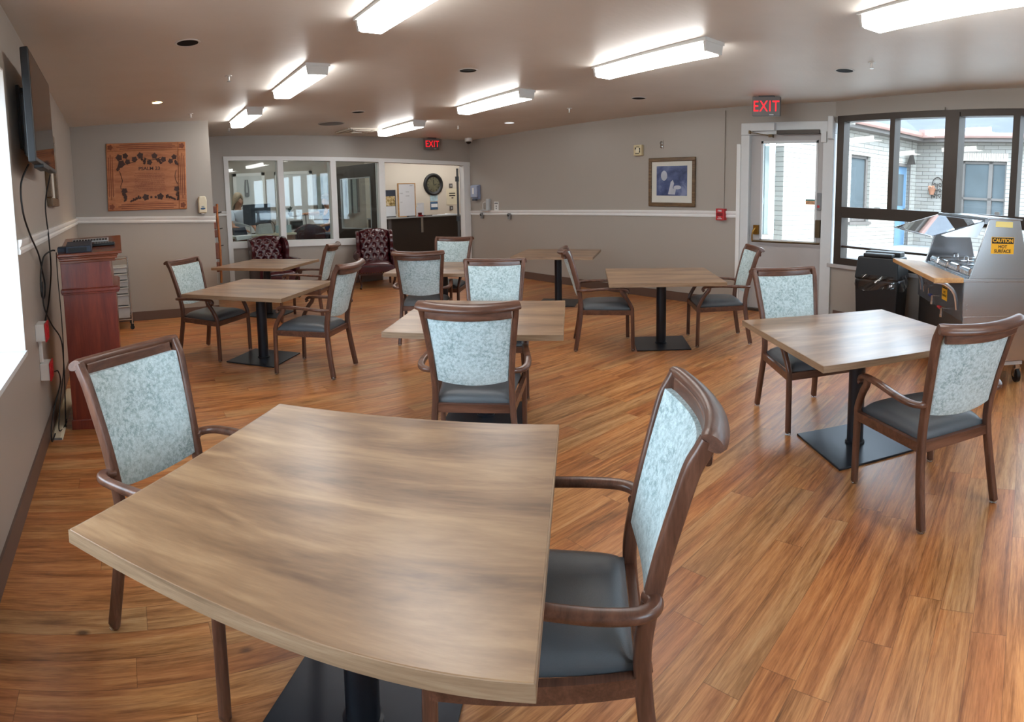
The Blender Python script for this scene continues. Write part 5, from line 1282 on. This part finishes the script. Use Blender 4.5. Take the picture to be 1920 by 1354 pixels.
# ------------------------------------------------------------------ people in the office
def skinned(name, m, parent, verts, edges, root=0, sub=2):
    me = bpy.data.meshes.new(name); bm = NB()
    sk = bm.verts.layers.skin.verify()
    vs = []
    for i, (p, r) in enumerate(verts):
        v = bm.verts.new(p); v[sk].radius = (r, r) if isinstance(r, (int, float)) else r; v[sk].use_root = (i == root); vs.append(v)
    for a_, b_ in edges: bm.edges.new((vs[a_], vs[b_]))
    bm.to_mesh(me); bm.free(); me.materials.append(m)
    o = link(name, me, parent)
    s_ = o.modifiers.new('skin', 'SKIN'); s_.use_smooth_shade = True
    u_ = o.modifiers.new('subdivision', 'SUBSURF'); u_.levels = sub; u_.render_levels = sub
    return o
def person(label, loc, rz, H, shirt, hair, armL, armR, lean=0.0, longhair=True):
    """standing figure facing +x; armL / armR: (elbow, wrist) points; skin body continuous, clothes and hair are children"""
    t = thing('person', label, 'person', loc, rz)
    k = H / 1.7
    L_ = lambda x, z: (x + lean * max(0, z - .95 * k) , z)
    def V(x, y, z): xx, zz = L_(x * k, z * k); return (xx, y * k, zz)
    v = [(V(0, 0, .95), .115 * k), (V(0, 0, 1.12), .105 * k), (V(0, 0, 1.30), .125 * k), (V(0, 0, 1.41), .075 * k), (V(.01, 0, 1.475), .050 * k), (V(.02, 0, 1.55), .078 * k), (V(.02, 0, 1.625), .086 * k), (V(.015, 0, 1.68), .055 * k)]
    e = [(0, 1), (1, 2), (2, 3), (3, 4), (4, 5), (5, 6), (6, 7)]
    v += [(V(.105, 0, 1.57), .014 * k)]; e += [(5, 8)]                           # nose and chin
    for s, (el, wr) in ((1, armL), (-1, armR)):
        i = len(v)
        v += [(V(0, s * .17, 1.37), .058 * k), (el, .042 * k), (wr, .030 * k)]
        e += [(2, i), (i, i + 1), (i + 1, i + 2)]
        d_ = (Vector(wr) - Vector(el)).normalized(); sd = d_.cross(Vector((0, 0, 1))).normalized()
        p = Vector(wr) + d_ * .055 * k; j = len(v); v += [(tuple(p), .030 * k)]; e += [(i + 2, j)]
        for q, (o_, ln) in enumerate(((-.030, .075), (-.010, .09), (.010, .085), (.030, .065))):
            n_ = len(v); v += [(tuple(p + sd * o_ * k + d_ * .035 * k), .0095 * k), (tuple(p + sd * o_ * k * 1.1 + d_ * ln * k - Vector((0, 0, .015 * k))), .0075 * k)]; e += [(j, n_), (n_, n_ + 1)]
        n_ = len(v); v += [(tuple(Vector(wr) + sd * .045 * k * s + d_ * .06 * k - Vector((0, 0, .01))), .010 * k)]; e += [(i + 2, n_)]
        i = len(v)
        v += [(V(0, s * .095, .88), .088 * k), (V(.01, s * .10, .50), .058 * k), (V(-.01, s * .10, .09), .036 * k), (V(.13, s * .11, .035), .032 * k)]
        e += [(0, i), (i, i + 1), (i + 1, i + 2), (i + 2, i + 3)]
    body = skinned('body', M['skin'], t, v, e)
    v = [(V(0, 0, .90), .135 * k), (V(0, 0, 1.12), .122 * k), (V(0, 0, 1.30), .140 * k), (V(0, 0, 1.40), .080 * k)]; e = [(0, 1), (1, 2), (2, 3)]
    for s, (el, wr) in ((1, armL), (-1, armR)):
        i = len(v); sh = Vector(V(0, s * .17, 1.37)); v += [(tuple(sh), .070 * k), (tuple(sh.lerp(Vector(el), .75)), .060 * k)]; e += [(2, i), (i, i + 1)]
    skinned('top_garment', shirt, t, v, e)
    v = [(V(0, 0, .93), .128 * k)]; e = []
    for s in (1, -1):
        i = len(v); v += [(V(0, s * .095, .86), .10 * k), (V(.01, s * .10, .50), .072 * k), (V(-.01, s * .10, .11), .055 * k)]; e += [(0, i), (i, i + 1), (i + 1, i + 2)]
    skinned('trousers', M['trouser'], t, v, e)
    def cap(u, w_):
        th = 2 * pi * u; ph = w_ * (pi * .56); r_ = .112 * k
        back = max(0, -cos(th)); dz = -.16 * k * back * w_ ** 3 if longhair else -.02 * k * back * w_ ** 3
        side = abs(sin(th)); dz -= (.10 * k * side * w_ ** 3 if longhair else 0)
        trim = .030 * k * max(0, cos(th)) * w_ ** 2
        x, y, z = r_ * sin(ph) * cos(th) * 1.0 - trim, r_ * .92 * sin(ph) * sin(th), r_ * cos(ph) * 1.1
        cx_, cz_ = L_(.012 * k, 1.635 * k)
        return Vector((cx_ + x, y, cz_ + z + dz + .05 * k * max(0, cos(th)) * w_ ** 2 + .004 * sin(th * 14) * w_))
    bm = NB(); grid(bm, cap, 40, 14); o = obj('hair', bm, hair, t, smooth=180); so = o.modifiers.new('thickness', 'SOLIDIFY'); so.thickness = .008; so.offset = 1
    for s in (-1, 1):
        bm = NB(); cx_, cz_ = L_(.098 * k, 1.61 * k); lathe(bm, [(.001, -.009), (.008, -.005), (.011, 0), (.008, .005), (.001, .009)], 10, Matrix.Translation((cx_ - .006, s * .031 * k, cz_))); obj('eye', bm, M['ink'], t, smooth=180)
    bm = NB(); cx_, cz_ = L_(.10 * k, 1.525 * k); box(bm, cx_ - .012, cx_ - .004, -.02, .02, cz_ - .004, cz_ + .004); obj('mouth', bm, plain('lips', rgb(150, 84, 78), .5), t)
    return t
person('person with ash blond hair in a pale shirt behind the office monitor', (-10.98, 2.28, 0), R(25), 1.70, M['shirt_white'], M['hair'],
       ((.16, .24, 1.10), (.36, .14, 1.04)), ((.14, -.24, 1.10), (.34, -.14, 1.04)), .0)
person('person in blue scrubs reaching an arm to the left, behind the second office window', (-11.12, 4.22, 0), R(-74), 1.60, M['scrub_blue'], M['hair_dark'],
       ((.18, .22, 1.05), (.30, .16, 1.02)), ((.24, -.16, 1.26), (.52, -.10, 1.27)), .12, False)
# ------------------------------------------------------------------ courtyard outside the windows
GZ = .30
bm = NB(); hexa(bm, [(-9, 7.0, GZ - .4), (9, 7.0, GZ - .4), (9, 30, GZ - .4), (-9, 30, GZ - .4), (-9, 7.0, GZ), (9, 7.0, GZ), (9, 30, GZ), (-9, 30, GZ)])
box(bm, XR + .2, 30, -20, 6.8, -.5, -.1); box(bm, -16, XR + .2, -20, -1.1, -.5, -.1)
struct('ground', bm, M['concrete'])
B0 = Vector((-3.2, 15.6, 0)); BA = R(-20)
t = thing('brick_building', 'white brick building with a blue-grey shingle roof around the courtyard outside', 'building', B0, BA)
# local: wing A along -y at x = 0 (faces +x); wing B along +x at y = 0 (faces -y)
ZE = 3.12
def wall_strip(name, fn, spans, m):
    bm = NB()
    for s0, s1, z0, z1 in spans: fn(bm, s0, s1, z0, z1)
    return obj(name, bm, m, t)
M['brick_A'] = brick_mat('white_painted_brick_side', rgb(176, 172, 164), rgb(168, 163, 154), rgb(116, 112, 106))
nt = M['brick_A'].node_tree
mp = [n for n in nt.nodes if n.type == 'MAPPING'][0]; brn = [n for n in nt.nodes if n.type == 'TEX_BRICK'][0]; tcn = [n for n in nt.nodes if n.type == 'TEX_COORD'][0]
sx = nt.nodes.new('ShaderNodeSeparateXYZ'); cbn = nt.nodes.new('ShaderNodeCombineXYZ'); nt.links.new(tcn.outputs['Object'], sx.inputs[0]); nt.links.new(sx.outputs[1], cbn.inputs[0]); nt.links.new(sx.outputs[2], cbn.inputs[1]); nt.links.new(cbn.outputs[0], brn.inputs['Vector'])
fa = lambda bm, s0, s1, z0, z1: box(bm, -.25, 0, s0, s1, z0, z1)
wall_strip('wall', fa, [(-5.1, -2.87, GZ, ZE), (-2.87, -2.12, GZ, .95), (-2.87, -2.12, 2.52, ZE), (-2.12, -.95, GZ, ZE), (-.95, -.35, 2.38, ZE), (-.35, 0, GZ, ZE)], M['brick_A'])
M['brick_B'] = brick_mat('white_painted_brick_front', rgb(162, 158, 152), rgb(150, 145, 137), rgb(100, 95, 90))
nt = M['brick_B'].node_tree; brn = [n for n in nt.nodes if n.type == 'TEX_BRICK'][0]; tcn = [n for n in nt.nodes if n.type == 'TEX_COORD'][0]
sx = nt.nodes.new('ShaderNodeSeparateXYZ'); cbn = nt.nodes.new('ShaderNodeCombineXYZ'); nt.links.new(tcn.outputs['Object'], sx.inputs[0]); nt.links.new(sx.outputs[0], cbn.inputs[0]); nt.links.new(sx.outputs[2], cbn.inputs[1]); nt.links.new(cbn.outputs[0], brn.inputs['Vector'])
fb = lambda bm, s0, s1, z0, z1: box(bm, s0, s1, 0, .25, z0, z1)
wall_strip('wall', fb, [(-.25, 1.37, GZ, ZE), (1.37, 2.66, GZ, .98), (1.37, 2.66, 2.60, ZE), (2.66, 4.6, GZ, ZE), (4.6, 6.2, GZ, 1.0), (4.6, 6.2, 2.6, ZE), (6.2, 12, GZ, ZE)], M['brick_B'])
bm = NB()
for k in range(20): box(bm, 1.34 + k * .068, 1.34 + k * .068 + .055, -.012, .05, 2.60, 2.80)
obj('soldier_lintel', bm, plain('soldier_brick', rgb(196, 186, 174), .8, var=.1, scale=9), t)
def far_window(axis, s0, s1, z0, z1, mull):
    bm = NB()
    def bx(a0, a1, zz0, zz1, d0, d1):
        if axis == 'A': box(bm, -d1, -d0, a0, a1, zz0, zz1)
        else: box(bm, a0, a1, d0, d1, zz0, zz1)
    for a0, a1, q0, q1 in [(s0, s0 + .07, z0, z1), (s1 - .07, s1, z0, z1), (s0, s1, z0, z0 + .07), (s0, s1, z1 - .07, z1)] + mull: bx(a0, a1, q0, q1, .08, .16)
    f_ = obj('window', bm, M['soffit'], t)
    bm = NB(); bx(s0, s1, z0, z1, .13, .14); obj('pane', bm, M['window_dark'], f_)
    bm = NB(); w_ = s1 - s0
    bx(s0 + .1, s0 + .1 + w_ * .36, z0 + .1, z1 - .1, .15, .16); obj('curtain', bm, M['curtain'], f_)
    bm = NB(); bx(s0 - .05, s1 + .05, z0 - .07, z0, -.05, .1); obj('sill', bm, M['soffit'], f_)
far_window('A', -2.87, -2.12, .95, 2.52, [(-2.87, -2.12, 1.15, 1.2)])
bm = NB(); box(bm, -.62, -.36, -9, -8.0, GZ, ZE); box(bm, -.62, -.36, -8.0, -5.10, GZ, .70); box(bm, -.62, -.36, -8.0, -5.10, 2.62, ZE); obj('wall', bm, M['brick_A'], t)
bm = NB(); box(bm, -.50, -.44, -8.0, -5.10, 1.32, 1.46); box(bm, -.50, -.42, -8.0, -7.92, .70, 2.62); box(bm, -.50, -.42, -5.22, -5.10, .70, 2.62); box(bm, -.50, -.42, -8.0, -5.10, 2.54, 2.62); f_ = obj('window', bm, M['curtain'], t)
bm = NB(); box(bm, -.49, -.48, -7.95, -5.18, .70, 2.60); obj('pane', bm, M['window_dark'], f_)
far_window('B', 1.37, 2.66, .98, 2.60, [(2.13, 2.24, .98, 2.60), (1.37, 2.66, 1.60, 1.66)])
far_window('B', 4.6, 6.2, 1.0, 2.6, [(5.35, 5.45, 1.0, 2.6)])
bm = NB(); box(bm, -.16, -.08, -.95, -.35, GZ, 2.38); dl = obj('door', bm, M['blue_door'], t)
bm = NB(); box(bm, -.078, -.07, -.85, -.50, 1.35, 2.18); obj('door_window', bm, M['window_dark'], dl)
bm = NB(); box(bm, -.06, .0, -.98, -.95, GZ, 2.42); box(bm, -.06, .02, -.35, -.31, GZ, 2.42); box(bm, -.06, .02, -.98, -.31, 2.38, 2.46); obj('door_casing', bm, M['soffit'], dl)
bm = NB(); cyl(bm, (-.07, -.43, 1.25), (-.03, -.43, 1.25), .03, 12); obj('door_knob', bm, M['brass'], dl)
# roofs, eaves, gutters
def slab(bm, pts, th=.08): hexa(bm, [(*p[:2], p[2] - th) for p in pts] + list(pts))
OV, PT = .45, .42
bm = NB(); slab(bm, [(OV, -9.4, ZE + .08), (OV, 4, ZE + .08), (-4.5, 4, ZE + .08 + PT * (4.5 + OV)), (-4.5, -9.4, ZE + .08 + PT * (4.5 + OV))]); o = obj('roof', bm, M['shingle'], t)
bm = NB(); slab(bm, [(-4.5, -OV, ZE + .08), (12.5, -OV, ZE + .08), (12.5, 5, ZE + .08 + PT * (5 + OV)), (-4.5, 5, ZE + .08 + PT * (5 + OV))]); o = obj('roof', bm, M['shingle'], t)
bm = NB(); box(bm, -.25, OV, -9.4, .2, ZE - .06, ZE - .02); box(bm, OV - .01, 12.5, -OV, .2, ZE - .06, ZE - .02); obj('soffit', bm, M['soffit'], t)
bm = NB(); box(bm, OV, OV + .03, -9.4, -OV, ZE - .08, ZE + .07); box(bm, OV, 12.5, -OV - .03, -OV, ZE - .08, ZE + .07); obj('fascia', bm, M['soffit'], t)
def gut(bm, p, q, up): sweep(bm, [p, q], [(-.06, .06), (-.065, -.02), (-.04, -.06), (.03, -.06), (.05, -.02), (.05, .06)], up)
bm = NB(); gut(bm, (OV + .09, -9.4, ZE + .06), (OV + .09, -OV - .03, ZE + .06), (0, 0, 1)); gut(bm, (OV + .05, -OV - .09, ZE + .06), (12.5, -OV - .09, ZE + .06), (0, 0, 1)); box(bm, OV + .02, OV + .42, -OV - .26, -OV - .02, ZE, ZE + .20); obj('gutter', bm, M['gutter'], t)
bm = NB(); box(bm, .16, .20, -.60, -.50, 2.52, 2.60); hexa(bm, [(.10, -.64, 2.45), (.26, -.64, 2.45), (.26, -.46, 2.45), (.10, -.46, 2.45), (.16, -.58, 2.75), (.20, -.58, 2.75), (.20, -.52, 2.75), (.16, -.52, 2.75)]); cyl(bm, (.18, -.55, 2.75), (.18, -.55, ZE - .06), .008, 6); obj('hanging_lantern', bm, M['iron'], t)
def loc2w(x, y, z): return (B0.x + x * cos(BA) - y * sin(BA), B0.y + x * sin(BA) + y * cos(BA), z)
d = thing('iron_trellis', 'scrolled wrought iron trellis on the courtyard brick wall outside the window', 'trellis', loc2w(.70, -.03, 1.58), BA)
bm = NB()
for x in (-.16, 0, .16): sweep(bm, [(x, 0, 0), (x, 0, .40)], circ(.010, 6), (0, 1, 0))
sweep(bm, smooth_path([(-.16, 0, .38), (-.12, 0, .50), (0, 0, .57), (.12, 0, .50), (.16, 0, .38)], 6), circ(.012, 6), (0, 1, 0))
for s in (-1, 1):
    for z in (.08, .22, .36): sweep(bm, smooth_path([(s * .02, 0, z), (s * .08, 0, z + .05), (s * .12, 0, z), (s * .08, 0, z - .04), (s * .06, 0, z)], 5), circ(.009, 6), (0, 1, 0))
obj('scrollwork', bm, M['iron'], d)
d = thing('hanging_flowerpot', 'terracotta flower pot hanging on the iron trellis outside', 'flower pot', loc2w(.60, -.14, 1.68), BA)
bm = NB(); lathe(bm, [(.06, 0), (.10, .14), (.11, .14), (.11, .17), (.09, .17)], 18); obj('pot', bm, M['terracotta'], d, smooth=40)
bm = NB(); random.seed(5)
for k in range(26):
    q = k * 2.4; r_ = .02 + .08 * random.random(); lathe(bm, [(.001, -.02), (.02, 0), (.001, .02)], 6, Matrix.Translation((r_ * cos(q), r_ * sin(q), .18 + .05 * random.random())))
obj('blooms', bm, plain('peach_blooms', rgb(214, 160, 130), .8, var=.2, scale=20), d)
